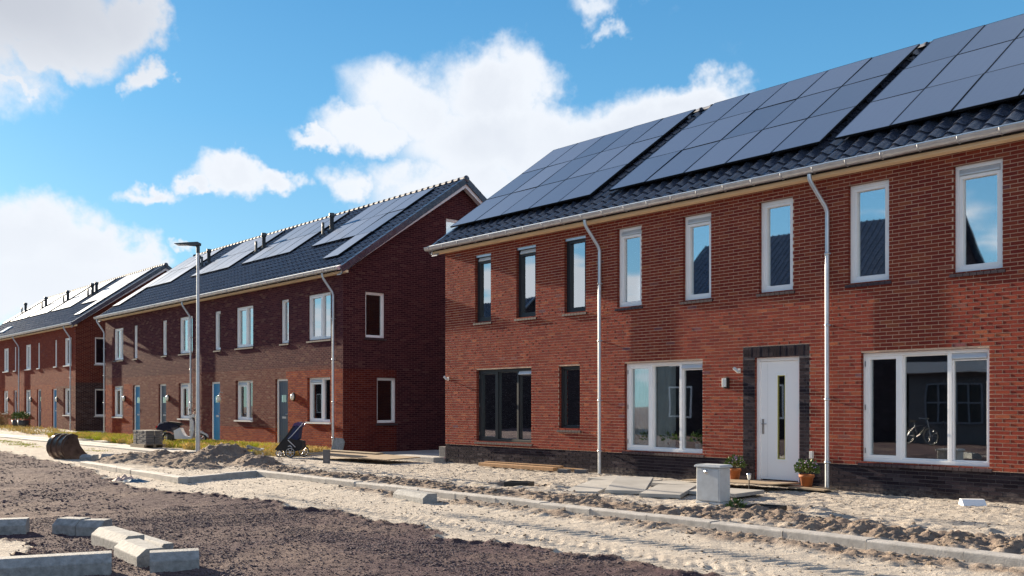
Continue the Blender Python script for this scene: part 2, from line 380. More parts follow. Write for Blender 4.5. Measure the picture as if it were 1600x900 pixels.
# ------------------------------------------------------------------ terrain heights
_perm = np.random.default_rng(3).permutation(512)
_perm = np.concatenate([_perm, _perm, _perm])
def vnoise(x, y):
    xi = np.floor(x).astype(int); yi = np.floor(y).astype(int); xf = x - xi; yf = y - yi
    u = xf * xf * xf * (xf * (xf * 6 - 15) + 10); v = yf * yf * yf * (yf * (yf * 6 - 15) + 10)
    def gr(ix, iy, dx, dy):
        h = _perm[(_perm[ix % 512] + iy) % 512] * (2 * math.pi / 512.0)
        return np.cos(h) * dx + np.sin(h) * dy
    n00 = gr(xi, yi, xf, yf); n10 = gr(xi + 1, yi, xf - 1, yf); n01 = gr(xi, yi + 1, xf, yf - 1); n11 = gr(xi + 1, yi + 1, xf - 1, yf - 1)
    return ((n00 * (1 - u) + n10 * u) * (1 - v) + (n01 * (1 - u) + n11 * u) * v) * 1.5
def fbm(x, y, o=4, g=0.55):
    s = 0; a = 1; f = 1
    for i in range(o): s = s + a * vnoise(x * f + 17.3 * i, y * f + 9.1 * i); a *= g; f *= 2.03
    return s
def sst(v, a, b):
    t = np.clip((v - a) / (b - a), 0, 1); return t * t * (3 - 2 * t)
EDGE = np.array([(-200, -7.2), (-30, -7.0), (-14.3, -7.3), (-4.4, -8.0), (2.9, -9.1), (4.9, -8.75), (6.3, -8.4), (8.3, -8.45), (10.5, -8.5), (12, -8.7), (14, -8.55), (20, -8.5), (200, -8.5)])
def gravel_mask(x, y):
    e = np.interp(x, EDGE[:, 0], EDGE[:, 1]) + 0.22 * fbm(x * 0.9, y * 0.9, 4)
    g1 = 1 - sst(y, e - 0.1, e + 0.1)
    # pocket of sand kept free at the kerb blocks, lower left of the picture
    q = ((x - 9.0) / 1.25) ** 2 + ((y + 12.95) / 0.55) ** 2 + 0.5 * fbm(x * 1.7, y * 1.7, 3)
    return g1 * (1 - (1 - sst(q, 0.7, 1.0)))
HEAPS = [(-3.9, -4.4, 1.1, 0.8, 0.42), (-3.9, -5.9, 1.3, 0.6, 0.16), (-6.2, -4.75, 0.7, 0.6, 0.22), (-7.0, -5.3, 0.8, 0.5, 0.14), (-1.7, -4.5, 0.65, 0.4, 0.26), (-2.2, -5.9, 0.9, 0.35, 0.20), (-5.3, -6.4, 1.0, 0.5, 0.22), (-13.0, -8.1, 0.6, 0.4, 0.18)]
PITS = [(6.95, -3.55, 0.55, 0.4), (12.25, -3.6, 0.55, 0.42)]
def soil_mask(x, y):
    """darker, clodded earth: strips along the kerb and round the heaps"""
    a = np.exp(-((y + 4.85 + 0.3 * vnoise(x * 0.5, 3.0 + 0 * x)) / (0.5 + 0.2 * sst(x, 10, 13))) ** 2) * sst(x, -8, -3)
    b = np.exp(-((y + 6.3) / 0.26) ** 2) * sst(x, 4.5, 6) * 0.75
    h = 0
    for hx, hy, rx, ry, hz in HEAPS: h = np.maximum(h, np.exp(-(((x - hx) / (rx * 1.25)) ** 2 + ((y - hy) / (ry * 1.3)) ** 2)))
    for px_, py_, rx, ry in PITS: h = np.maximum(h, 0.8 * np.exp(-(((x - px_) / rx) ** 2 + ((y - py_) / ry) ** 2)))
    m = np.maximum(np.maximum(a, b), np.minimum(h * 1.7, 1))
    return np.clip(m + 0.35 * fbm(x * 1.3, y * 1.3, 4) * (m > 0.03), 0, 1)
def height(x, y):
    x = np.asarray(x, float); y = np.asarray(y, float)
    gm = gravel_mask(x, y); sm = soil_mask(x, y)
    sand = 1 - gm
    h = 0.02 * fbm(x * 0.35, y * 0.35, 2)
    h = h + gm * (0.012 * fbm(x * 5, y * 5, 4, 0.7) + 0.012 * fbm(x * 1.2, y * 1.2, 2) - 0.005)
    # ragged rim of gravel against sand
    rim = gm * (1 - gm) * 4; h = h + rim * 0.03 * (1 + fbm(x * 6, y * 6, 3))
    lump = (np.abs(vnoise(x * 4.1, y * 4.1)) + 0.6 * np.abs(vnoise(x * 8.3 + 7, y * 8.3)) + 0.4 * np.abs(vnoise(x * 16.0 + 3, y * 16.0)))
    clod = fbm(x * 3.1, y * 3.1, 5, 0.55); rid = 1 - np.abs(fbm(x * 2.3 + 5, y * 2.3, 4, 0.6))
    mid = sst(y, -5.72, -5.5) * (1 - sst(y, -3.4, -2.4))              # between kerb and yard
    h = h + sand * (0.006 * fbm(x * 7, y * 7, 4, 0.65) + 0.006 * np.maximum(clod, -0.3))
    h = h + sand * mid * (0.015 + 0.02 * (rid - 0.55) + 0.015 * clod) * sst(x, -9, -5)
    big_ = 1 + 0.45 * sst(x, 11, 13) * sst(y, -5.7, -5.4)
    h = h + sm * sand * (0.0 + 0.014 * clod + 0.068 * lump) * big_
    yard = sst(y, -3.2, -2.0); h = h + yard * 0.015 * fbm(x * 5.3, y * 5.3, 5, 0.65) * sst(x, -1, 1)
    # tyre tread printed in the sand
    tr = np.exp(-((y + 7.95 + 0.03 * x - 0.3) / 0.26) ** 2) * sst(x, 4.6, 5.6) * sand
    lug = np.sin((x * 0.95 + np.abs(np.abs(y + 8.0 + 0.03 * x - 0.3)) * 0.9) * 2 * math.pi / 0.155)
    h = h + tr * (0.020 * lug * (0.6 + 0.5 * vnoise(x * 2, y * 2)) - 0.006)
    tr2 = np.exp(-((y + 7.3) / 0.2) ** 2) * sst(x, 8.5, 10) * sand
    h = h + tr2 * 0.014 * np.sin((x - y * 0.6) * 2 * math.pi / 0.17)
    # sand is banked up almost to the kerb's top on both sides
    h = h + 0.02 * np.exp(-((y + 6.15) / 0.2) ** 2) * sst(x, 2, 4)
    for hx, hy, rx, ry, hz in HEAPS:
        r2 = ((x - hx) / rx) ** 2 + ((y - hy) / ry) ** 2 + 0.25 * fbm(x * 1.8 + hx, y * 1.8, 3)
        h = h + hz * np.clip(1 - np.sqrt(np.maximum(r2, 0.01)) * 0.75, 0, 1) * (1 + 0.10 * clod)
    for px_, py_, rx, ry in PITS:
        r2 = ((x - px_) / rx) ** 2 + ((y - py_) / ry) ** 2
        h = h - 0.13 * np.exp(-r2 * 1.3) + 0.05 * np.exp(-(np.sqrt(r2) - 1.5) ** 2 * 4)
    # ground rises gently towards the far row
    h = h + 0.20 * sst(-x, 27, 33) * sst(y, -4.5, -1.5) + 0.04 * sst(y, -2.6, -0.8) * sst(-x, 5, 8)
    # level beds where paths and kerbs lie
    kb = np.exp(-((y + 5.84) / 0.14) ** 4) * sst(x, 0.6, 0.9); h = h * (1 - kb) - 0.03 * kb
    fl = sst(y, 0.15, 0.6) * sst(-np.abs(x + 2.5), -2.7, -2.5); h = h * (1 - fl)
    pth = np.exp(-((y + 3.35 + 0.0 * x) / 0.62) ** 6) * sst(-x, 8.6, 9.2); h = h * (1 - pth) + 0.0 * pth
    far = sst(np.hypot(x - 0, y), 60, 90); return h * (1 - far)
def gh(x, y): return float(height(np.array([x]), np.array([y]))[0])

def axis(segs):
    a = []
    for s0, s1, st in segs: a.append(np.arange(s0, s1, st))
    return np.concatenate(a + [np.array([segs[-1][1]])])
gx = axis([(-900, -200, 100), (-200, -70, 13), (-70, -34, 0.9), (-34, -14, 0.16), (-14, 0, 0.065), (0, 17.2, 0.034), (17.2, 24, 0.4), (24, 60, 6), (60, 900, 105)])
gy = axis([(-900, -200, 100), (-200, -40, 16), (-40, -14, 1.3), (-14, -9.5, 0.045), (-9.5, -0.2, 0.034), (-0.2, 1, 0.15), (1, 12, 1.1), (12, 60, 8), (60, 900, 105)])
XX, YY = np.meshgrid(gx, gy, indexing='ij'); ZZ = height(XX, YY)
nx, ny = XX.shape; idx = np.arange(nx * ny).reshape(nx, ny)
F = np.stack([idx[:-1, :-1], idx[1:, :-1], idx[1:, 1:], idx[:-1, 1:]], -1).reshape(-1, 4)

def ground_mat():
    m = bpy.data.materials.new('ground'); m.use_nodes = True; m.node_tree.nodes.clear(); g = NG(m.node_tree)
    p = g.n('ShaderNodeBsdfPrincipled'); g.t.links.new(p.outputs[0], g.n('ShaderNodeOutputMaterial').inputs[0])
    pos = g.n('ShaderNodeNewGeometry').outputs['Position']
    at = g.sep(g.n('ShaderNodeAttribute', attribute_name='zone').outputs['Color'])
    n1 = g.noise(pos, 2.2, 6, 0.65); n2 = g.noise(pos, 30, 5, 0.7); n3 = g.noise(pos, 0.5, 4, 0.6); n4 = g.noise(pos, 75, 3, 0.7)
    sand = g.mix(g.mr(n1, 0.3, 0.7), (0.37, 0.33, 0.29), (0.50, 0.455, 0.40))
    sand = g.mix(g.mr(n2, 0.55, 0.8), sand, (0.25, 0.19, 0.14))
    soil = g.mix(g.mr(n1, 0.3, 0.7), (0.12, 0.085, 0.075), (0.27, 0.205, 0.155))
    soil = g.mix(g.mr(n2, 0.5, 0.75), soil, (0.07, 0.048, 0.05))
    grav = g.mix(g.mr(n4, 0.3, 0.7), (0.026, 0.015, 0.025), (0.135, 0.088, 0.105))
    dusty = g.m('MULTIPLY', g.mr(g.noise(pos, 0.55, 5, 0.65), 0.42, 0.66, 0, 1, True), g.mr(n2, 0.25, 0.6))
    grav = g.mix(g.m('MULTIPLY', dusty, 0.7), grav, (0.22, 0.165, 0.145))
    green = g.mix(g.mr(n2, 0.3, 0.7), (0.12, 0.13, 0.03), (0.25, 0.21, 0.07))
    c = g.mix(g.mr(g.m('ADD', at[1], g.m('MULTIPLY', g.m('SUBTRACT', n1, 0.5), 0.7)), 0.25, 0.7, 0, 0.85), sand, soil)
    gf = g.mr(g.m('ADD', at[0], g.m('MULTIPLY', g.m('SUBTRACT', n2, 0.5), 0.8)), 0.35, 0.65)
    c = g.mix(gf, c, grav)
    c = g.mix(g.mr(g.m('ADD', at[2], g.m('MULTIPLY', g.m('SUBTRACT', n2, 0.5), 1.0)), 0.35, 0.7), c, green)
    g.put(p.inputs['Base Color'], c); p.inputs['Roughness'].default_value = 0.95; p.inputs['Specular IOR Level'].default_value = 0.15
    h = g.m('ADD', g.m('MULTIPLY', n2, g.m('ADD', 0.7, g.m('MULTIPLY', gf, 0.6))), g.m('MULTIPLY', n4, g.m('ADD', 0.3, g.m('MULTIPLY', gf, 0.9))))
    g.put(p.inputs['Normal'], g.bump(g.m('ADD', h, g.m('MULTIPLY', g.noise(pos, 9.0, 5, 0.7), 1.2)), 0.9, 0.032)); M['ground'] = m
ground_mat()
def grass_mask(x, y):
    a = sst(y, -2.5, -2.0) * (1 - sst(y, -0.25, -0.1)) * sst(-x, 5.0, 5.6) * (1 - sst(-x, 26.5, 27.5))
    b = sst(y, -2.6, -2.0) * sst(-x, 26, 27) * (1 - sst(y, 0.5, 0.8)) * 0.7
    c = np.exp(-(((x + 6.5) / 5) ** 2 + ((y + 7.0) / 0.5) ** 2)) * 0.0
    d = np.exp(-((y + 5.3) / 0.7) ** 2) * sst(-x, 9.5, 12) * 0.75
    e = np.exp(-(((x - 5.2) / 2.6) ** 2 + ((y + 4.1) / 0.35) ** 2)) * 0.5 + np.exp(-(((x - 11.9) / 0.3) ** 2 + ((y + 3.3) / 0.25) ** 2))
    return np.clip((a + b + d + e) * (0.62 + 1.1 * fbm(x * 0.9, y * 1.1, 4)), 0, 1)
gme = fast_mesh('ground', np.stack([XX, YY, ZZ], -1).reshape(-1, 3), F, 'ground', True)
ca = gme.color_attributes.new('zone', 'FLOAT_COLOR', 'POINT')
zone = np.zeros((nx * ny, 4), np.float32); zone[:, 3] = 1
zone[:, 0] = gravel_mask(XX, YY).ravel(); zone[:, 1] = soil_mask(XX, YY).ravel(); zone[:, 2] = grass_mask(XX, YY).ravel()
ca.data.foreach_set('color', zone.ravel())
link('ground', gme, kind='structure', label='pale sandy ground with a strip of dark gravel in front')

# ------------------------------------------------------------------ scattered stones and clods
def scatter(name, pts, sizes, matname, label, flat=0.7):
    t = (1 + 5 ** 0.5) / 2
    bv = np.array([(-1,t,0),(1,t,0),(-1,-t,0),(1,-t,0),(0,-1,t),(0,1,t),(0,-1,-t),(0,1,-t),(t,0,-1),(t,0,1),(-t,0,-1),(-t,0,1)]) / 1.9
    bf = np.array([(0,11,5),(0,5,1),(0,1,7),(0,7,10),(0,10,11),(1,5,9),(5,11,4),(11,10,2),(10,7,6),(7,1,8),(3,9,4),(3,4,2),(3,2,6),(3,6,8),(3,8,9),(4,9,5),(2,4,11),(6,2,10),(8,6,7),(9,8,1)])
    n = len(pts); V = bv[None] * (1 + 0.35 * RNG.standard_normal((n, 12, 1)) * 0.6)
    V = V * sizes[:, None, None] * np.stack([RNG.uniform(.7, 1.3, n), RNG.uniform(.7, 1.3, n), RNG.uniform(.5, 1, n) * flat], -1)[:, None]
    a = RNG.uniform(0, 6.28, n); c, s_ = np.cos(a)[:, None], np.sin(a)[:, None]
    x = V[..., 0] * c - V[..., 1] * s_; y = V[..., 0] * s_ + V[..., 1] * c
    V = np.stack([x, y, V[..., 2]], -1) + pts[:, None]
    Fc = (bf[None] + (np.arange(n) * 12)[:, None, None]).reshape(-1, 3)
    return link(name, fast_mesh(name, V.reshape(-1, 3), Fc, matname, False), kind='stuff', label=label)
mat('gravel_stone', (0.10, 0.070, 0.080), 0.9, var=0.7, vscale=37)
mat('soil_clod', (0.22, 0.17, 0.13), 0.95, bump=(50, 0.5, 0.01), var=0.4, vscale=6)
def scat_pts(n, x0, x1, y0, y1, prob, bias=1.0):
    x = x1 - (x1 - x0) * RNG.random(n) ** bias; y = RNG.uniform(y0, y1, n)
    k = RNG.random(n) < prob(x, y); x, y = x[k], y[k]; return x, y
x, y = scat_pts(80000, 6.5, 15.2, -13.6, -8.2, lambda x, y: gravel_mask(x, y) * (0.3 + 0.7 * (fbm(x * .8 + 3, y * .8, 3) > 0.0)))
sz = 0.0045 + 0.009 * RNG.random(len(x)) ** 2; scatter('gravel', np.stack([x, y, height(x, y) + sz * 0.25], -1), sz, 'gravel_stone', 'dark purplish gravel loose on the street bed')
x, y = scat_pts(26000, -16, 6.8, -13.0, -7.4, lambda x, y: gravel_mask(x, y) * np.clip(0.35 + fbm(x * .7 + 9, y * .9, 3), 0.05, 1))
sz = 0.008 + 0.018 * RNG.random(len(x)) ** 2.5; scatter('gravel', np.stack([x, y, height(x, y) + sz * 0.2], -1), sz, 'gravel_stone', 'brown grit on the far part of the street bed')
x, y = scat_pts(9000, -9, 16.5, -6.5, -2.6, lambda x, y: np.clip(soil_mask(x, y) * 1.3 - 0.1, 0, 1) * (np.abs(y + 5.84) > 0.2))
sz = 0.009 + 0.028 * RNG.random(len(x)) ** 2.5; scatter('soil_clods', np.stack([x, y, height(x, y) + sz * 0.2], -1), sz, 'soil_clod', 'dry clods of earth along the kerb')
x, y = scat_pts(15000, -2, 17, -8.6, -0.3, lambda x, y: (1 - gravel_mask(x, y)) * (np.abs(y + 5.84) > 0.2) * (0.25 + (fbm(x * 1.1 + 40, y * 1.6, 3) > 0.05)))
sz = 0.004 + 0.014 * RNG.random(len(x)) ** 2; scatter('sand_lumps', np.stack([x, y, height(x, y) + sz * 0.2], -1), sz, 'soil_clod', 'small lumps scattered over the pale sand')

# ------------------------------------------------------------------ grass
mat('grass_green', (0.44, 0.47, 0.03), 0.7, var=0.45, vscale=3)
mat('grass_straw', (0.62, 0.47, 0.16), 0.8, var=0.3, vscale=4)
def grass(name, n, x0, x1, y0, y1, hmin, hmax, matname, label, thr, seed=0, wd=0.006):
    x = RNG.uniform(x0, x1, n); y = RNG.uniform(y0, y1, n)
    k = (grass_mask(x, y) > thr) & (RNG.random(n) < sst(fbm(x * 1.1 + seed, y * 1.1, 3), -0.35, 0.25)); x, y = x[k], y[k]; n = len(x)
    z = height(x, y); a = RNG.uniform(0, 6.28, n); H = RNG.uniform(hmin, hmax, n); b = RNG.uniform(0, 6.28, n); lean = H * RNG.uniform(.1, .9, n)
    dx, dy = np.cos(a) * wd, np.sin(a) * wd
    v0 = np.stack([x - dx, y - dy, z - 0.01], -1); v1 = np.stack([x + dx, y + dy, z - 0.01], -1)
    v2 = np.stack([x + np.cos(b) * lean * .35, y + np.sin(b) * lean * .35, z + H * .6], -1)
    v3 = np.stack([x + np.cos(b) * lean, y + np.sin(b) * lean, z + H], -1)
    V = np.stack([v0, v1, v2 + np.stack([dx, dy, 0 * x], -1) * .6, v3], 1).reshape(-1, 3)
    Fc = (np.array([(0, 1, 2, 3)])[None] + (np.arange(n) * 4)[:, None, None]).reshape(-1, 4)
    link(name, fast_mesh(name, V, Fc, matname), kind='stuff', label=label)
grass('grass', 90000, -27, -5.2, -2.5, -0.1, 0.05, 0.24, 'grass_straw', 'dry yellow grass in front of the middle terrace', 0.3, 1, 0.008)
grass('grass', 45000, -27, -6.5, -2.4, -0.5, 0.06, 0.26, 'grass_green', 'yellow-green grass in front of the middle terrace', 0.45, 9, 0.009)
grass('grass', 8000, -30, -9, -6.2, -4.3, 0.02, 0.06, 'grass_green', 'low green grass beyond the digger bucket', 0.35, 4, 0.009)
grass('grass', 6000, -46, -27, -2.6, -0.1, 0.04, 0.2, 'grass_straw', 'dry grass in front of the far terrace', 0.2, 5, 0.014)
grass('grass', 1500, 3, 13, -4.6, -3, 0.02, 0.09, 'grass_green', 'sparse green weeds on the churned sand', 0.35, 7)

# ------------------------------------------------------------------ building blocks
def holes_grid(a0, a1, b0, b1, holes):
    holes = [(max(a0, h[0]), min(a1, h[1]), max(b0, h[2]), min(b1, h[3])) for h in holes if h[0] < a1 and h[1] > a0 and h[2] < b1 and h[3] > b0]
    As = sorted({a0, a1, *[v for h in holes for v in h[:2]]}); Bs = sorted({b0, b1, *[v for h in holes for v in h[2:4]]})
    out = []
    for i in range(len(As) - 1):
        run = None
        for j in range(len(Bs) - 1):
            ca_, cb = (As[i] + As[i + 1]) / 2, (Bs[j] + Bs[j + 1]) / 2
            if any(h[0] < ca_ < h[1] and h[2] < cb < h[3] for h in holes): continue
            out.append((As[i], As[i + 1], Bs[j], Bs[j + 1]))
    return out
DEPTH = 9.0; PITCH = 0.712; EAVE = 5.495; RZ = 5.79
def roof_z(y): return RZ + PITCH * y if y <= DEPTH / 2 else RZ + PITCH * (DEPTH - y)
RLEN = math.sqrt(1 + PITCH ** 2); RA = math.atan(PITCH)

def make_wall(parent, x0, x1, front_holes, right_holes, matname, y_front=0.0, name='wall'):
    """outer shell with reveals: front at y_front, gables left and right, back; 0.30 thick"""
    b = MB(); t = 0.30; zb = -0.3
    for (a, c, z0, z1) in holes_grid(x0, x1, zb, EAVE, front_holes):
        b.add([(a, y_front, z0), (c, y_front, z0), (c, y_front, z1), (a, y_front, z1)], [(0, 1, 2, 3)])
        b.add([(a, t, z0), (c, t, z0), (c, t, z1), (a, t, z1)], [(3, 2, 1, 0)])
    for (a, c, z0, z1) in front_holes:
        q = [(a, z0), (c, z0), (c, z1), (a, z1)]
        for i in range(4):
            (p0, r0), (p1, r1) = q[i], q[(i + 1) % 4]
            b.add([(p0, y_front, r0), (p1, y_front, r1), (p1, t, r1), (p0, t, r0)], [(3, 2, 1, 0)])
    ez = EAVE
    for (X, hs, sg) in ((x0, [], -1), (x1, right_holes, 1)):
        for (a, c, z0, z1) in holes_grid(y_front, DEPTH, zb, ez, [h for h in hs if h[3] <= ez]):
            b.add([(X, a, z0), (X, c, z0), (X, c, z1), (X, a, z1)], [(0, 1, 2, 3) if sg > 0 else (3, 2, 1, 0)])
        att = [h for h in hs if h[2] > ez]
        top = lambda yy: roof_z(yy) - 0.10
        ys = sorted({y_front, DEPTH / 2, DEPTH, *[v for h in att for v in h[:2]]})
        for i in range(len(ys) - 1):
            y0_, y1_ = ys[i], ys[i + 1]; mid = (y0_ + y1_) / 2; hh = [h for h in att if h[0] < mid < h[1]]
            f = (0, 1, 2, 3) if sg > 0 else (3, 2, 1, 0)
            if hh:
                b.add([(X, y0_, ez), (X, y1_, ez), (X, y1_, hh[0][2]), (X, y0_, hh[0][2])], [f])
                b.add([(X, y0_, hh[0][3]), (X, y1_, hh[0][3]), (X, y1_, top(y1_)), (X, y0_, top(y0_))], [f])
            else: b.add([(X, y0_, ez), (X, y1_, ez), (X, y1_, top(y1_)), (X, y0_, top(y0_))], [f])
        for (a, c, z0, z1) in hs:
            q = [(a, z0), (c, z0), (c, z1), (a, z1)]
            for i in range(4):
                (p0, r0), (p1, r1) = q[i], q[(i + 1) % 4]
                b.add([(X, p0, r0), (X, p1, r1), (X - sg * t, p1, r1), (X - sg * t, p0, r0)], [(3, 2, 1, 0)])
    b.add([(x0, DEPTH, zb), (x1, DEPTH, zb), (x1, DEPTH, EAVE), (x0, DEPTH, EAVE)], [(3, 2, 1, 0)])
    return b.build(name, matname, parent)
def rooms(parent, x0, x1, step):
    b = MB(); n = max(1, round((x1 - x0) / step)); w = (x1 - x0 - 0.6) / n
    b.box(x0 + .31, x1 - .31, 0.31, DEPTH - .3, -0.02, 0.05); b.box(x0 + .31, x1 - .31, 0.31, DEPTH - .3, 2.68, 2.9)
    for i in range(1, n): b.box(x0 + .3 + i * w - .08, x0 + .3 + i * w + .08, 0.312, DEPTH - .32, 0.05, 2.68); b.box(x0 + .3 + i * w - .08, x0 + .3 + i * w + .08, 0.312, DEPTH - .32, 2.9, 5.4)
    b.box(x0 + .32, x1 - .32, 4.4, 4.5, 0.05, 2.68); b.box(x0 + .32, x1 - .32, 4.4, 4.5, 2.9, 5.4)
    b.box(x0 + .31, x1 - .31, 0.31, DEPTH - .3, 5.38, 5.45)
    return b.build('interior', 'room_wall', parent)

def place(o, T):
    o.matrix_local = T; return o
def make_window(parent, w, h, T, frame='white_frame', cols=None, vents=(), casement=(), sill='brick', glass='window_glass', recess=0.075, curtain=None, hinges=False, label=None, inner=True):
    """local: x 0..w, y into the wall, z 0..h. cols: list of mullion centres"""
    root = MB(); fw = 0.062; y0, y1 = recess, recess + 0.09
    root.box(0.001, w - .001, y0, y1, 0.001, fw); root.box(0.001, w - .001, y0, y1, h - fw, h - .001)
    root.box(0.001, fw, y0 + .001, y1 - .001, fw, h - fw); root.box(w - fw, w - .001, y0 + .001, y1 - .001, fw, h - fw)
    cols = cols or []; edges = [fw] + [v for c in cols for v in (c - fw / 2, c + fw / 2)] + [w - fw]
    for c in cols: root.box(c - fw / 2, c + fw / 2, y0 + .002, y1 - .002, fw, h - fw)
    wo = root.build('window', frame, parent, 0.004); place(wo, T)
    if label: wo['label'] = label
    sash = MB(); gl = []; pv = []
    for i in range(0, len(edges), 2):
        a, c = edges[i], edges[i + 1]; k = i // 2; s = 0.052 if (k in casement or 'all' in casement) else 0.022; yo = y0 + (.012 if s > .03 else .03)
        top = h - fw - (0.10 if k in vents else 0.0)
        sash.box(a + .002, c - .002, yo, y1 + .01, fw + .002, fw + s); sash.box(a + .002, c - .002, yo, y1 + .01, top - s, top - .002)
        sash.box(a + .002, a + s, yo + .001, y1 + .009, fw + s, top - s); sash.box(c - s, c - .002, yo + .001, y1 + .009, fw + s, top - s)
        gl.append((a + s, c - s, fw + s, top - s))
        if k in vents: pv.append((a, c, top, h - fw))
    so_ = sash.build('sash', frame, wo, 0.003)
    for (a, c, z0, z1) in gl:
        gb = MB(); gb.box(a - .004, c + .004, y1 - .022, y1 - .018, z0 - .004, z1 + .004); gb.build('glass', glass, wo)
    for (a, c, z0, z1) in pv:
        vb = MB(); vb.prism([(y0 - .012, z0 + .012), (y0 - .012, z0 + .03), (y0 + .02, z1 - .004), (y1, z1 - .004), (y1, z0 + .004), (y0 + .02, z0 + .004)], -(c - .004), -(a + .004), Matrix(((0, -1, 0, 0), (1, 0, 0, 0), (0, 0, 1, 0), (0, 0, 0, 1))))
        vb.build('vent_grille', 'steel_vent', wo)
    if sill:
        sb = MB()
        if sill == 'brick':
            n = max(2, round((w + .1) / 0.1)); pw = (w + .1) / n
            for i in range(n):
                xx = -.05 + i * pw
                sb.add([(xx + .004, -.035, -.075), (xx + pw - .004, -.035, -.075), (xx + pw - .004, .09, -.07), (xx + .004, .09, -.07), (xx + .004, -.035, -.03), (xx + pw - .004, -.035, -.03), (xx + pw - .004, .09, -.002), (xx + .004, .09, -.002)],
                       [(0, 3, 2, 1), (4, 5, 6, 7), (0, 1, 5, 4), (1, 2, 6, 5), (2, 3, 7, 6), (3, 0, 4, 7)])
            sb.build('sill', 'brick_sill', wo)
        else:
            sb.box(-.05, w + .05, -.05, recess + .05, -.055, -.002); sb.build('sill', 'sill_stone', wo)
    if hinges:
        hb = MB()
        for z in (h * .1, h * .5, h * .9): hb.box(fw - .03, fw - .012, y0 - .012, y0, z - .045, z + .045)
        hb.build('hinge', 'steel', wo)
    if curtain:
        for (a, c, z0, z1) in curtain:
            cb = MB(); n = int((c - a) / .025); vs = []
            for i in range(n + 1):
                xx = a + (c - a) * i / n; yy = .19 + .022 * math.sin(i * 1.15) + .01 * math.sin(i * .37)
                vs += [(xx, yy, z0), (xx, yy * 1.0, z1)]
            cb.add(vs, [(2 * i, 2 * i + 2, 2 * i + 3, 2 * i + 1) for i in range(n)], True); cb.build('curtain', 'curtain', wo)
    return wo
mat('bay_frame', (0.14, 0.16, 0.2), 0.5)
mat('steel_vent', (0.62, 0.66, 0.70), 0.35, 0.3)
mat('sill_stone', (0.55, 0.55, 0.56), 0.6, var=0.1)
TF = lambda x, z: Matrix.Translation((x, 0, z))
def TG(X, y, z): return Matrix(((0, -1, 0, X), (1, 0, 0, y), (0, 0, 1, z), (0, 0, 0, 1)))     # gable facing +X: local x -> +Y, local y -> -X

def make_door(parent, x0, x1, z0, z1, matname, style):
    w, h = x1 - x0, z1 - z0; fw = 0.07; b = MB(); y0, y1 = .07, .17
    b.box(.001, w - .001, y0, y1, h - fw, h - .001); b.box(.001, fw, y0 + .001, y1 - .001, 0, h - fw); b.box(w - fw, w - .001, y0 + .001, y1 - .001, 0, h - fw)
    d = b.build('door', 'white_frame', parent, 0.004); place(d, TF(x0, z0))
    yl = y0 + .03
    l = MB()
    if style == 'slot':
        sx0, sx1, sz0, sz1 = w * .46, w * .63, .40, h - .34
        for (a, c, e, f_) in holes_grid(fw + .004, w - fw - .004, .02, h - fw - .004, [(sx0, sx1, sz0, sz1)]): l.box(a, c, yl, yl + .04, e, f_)
        lo = l.build('leaf', matname, d)
        t = MB(); q = .035
        for (a, c, e, f_) in holes_grid(sx0 - q, sx1 + q, sz0 - q, sz1 + q, [(sx0, sx1, sz0, sz1)]): t.box(a, c, yl - .012, yl - .001, e, f_)
        t.build('glazing_bead', 'door_white', d, 0.003)
        t = MB(); e = .006
        for (a, c, e0, e1) in holes_grid(sx0, sx1, sz0, sz1, [(sx0 + .012, sx1 - .012, sz0 + .012, sz1 - .012)]): t.box(a, c, yl - .006, yl + .004, e0, e1)
        t.build('glazing_seal', 'seal_yellow', d)
        MB().box(sx0, sx1, yl + .015, yl + .02, sz0, sz1).build('glass', 'ground_glass', d)
        hb = MB(); hb.box(fw + .035, fw + .075, yl - .012, yl - .001, .86, 1.14); hb.tube([(fw + .055, yl - .012, 1.05), (fw + .055, yl - .055, 1.05), (fw + .16, yl - .055, 1.05)], .009)
        hb.build('handle', 'steel', d)
        gb = MB()
        for xx in (fw + .15,): gb.box(xx, xx + .003, yl - .0015, yl + .001, .05, h - fw - .05)
        gb.build('groove', 'sill_stone', d)
    else:
        l.box(fw + .004, w - fw - .004, yl, yl + .04, .02, h - fw - .004); lo = l.build('leaf', matname, d)
        hb = MB(); hb.box(w / 2 - .13, w / 2 + .13, yl - .012, yl - .001, .95, 1.02); hb.build('letter_slot', 'sill_stone', d)
        MB().box(w / 2 - .16, w / 2 + .16, yl - .006, yl - .001, 1.5, 1.74).build('glass', 'ground_glass', d)
        hb = MB(); hb.tube([(w - fw - .07, yl, 1.1), (w - fw - .07, yl - .05, 1.1), (w - fw - .18, yl - .05, 1.1)], .012); hb.build('handle', 'steel', d)
        gb = MB()
        for k in range(1, 6): gb.box(fw + (w - 2 * fw) * k / 6, fw + (w - 2 * fw) * k / 6 + .006, yl - .002, yl + .001, .06, h - fw - .06)
        gb.build('groove', 'door_groove', d)
    sb = MB(); sb.box(-.02, w + .02, .0, .2, -.06, -.002); sb.build('threshold', 'concrete_dark', d)
    return d
mat('seal_yellow', (0.55, 0.50, 0.10), 0.5); mat('door_groove', (0.02, 0.03, 0.045), 0.6)

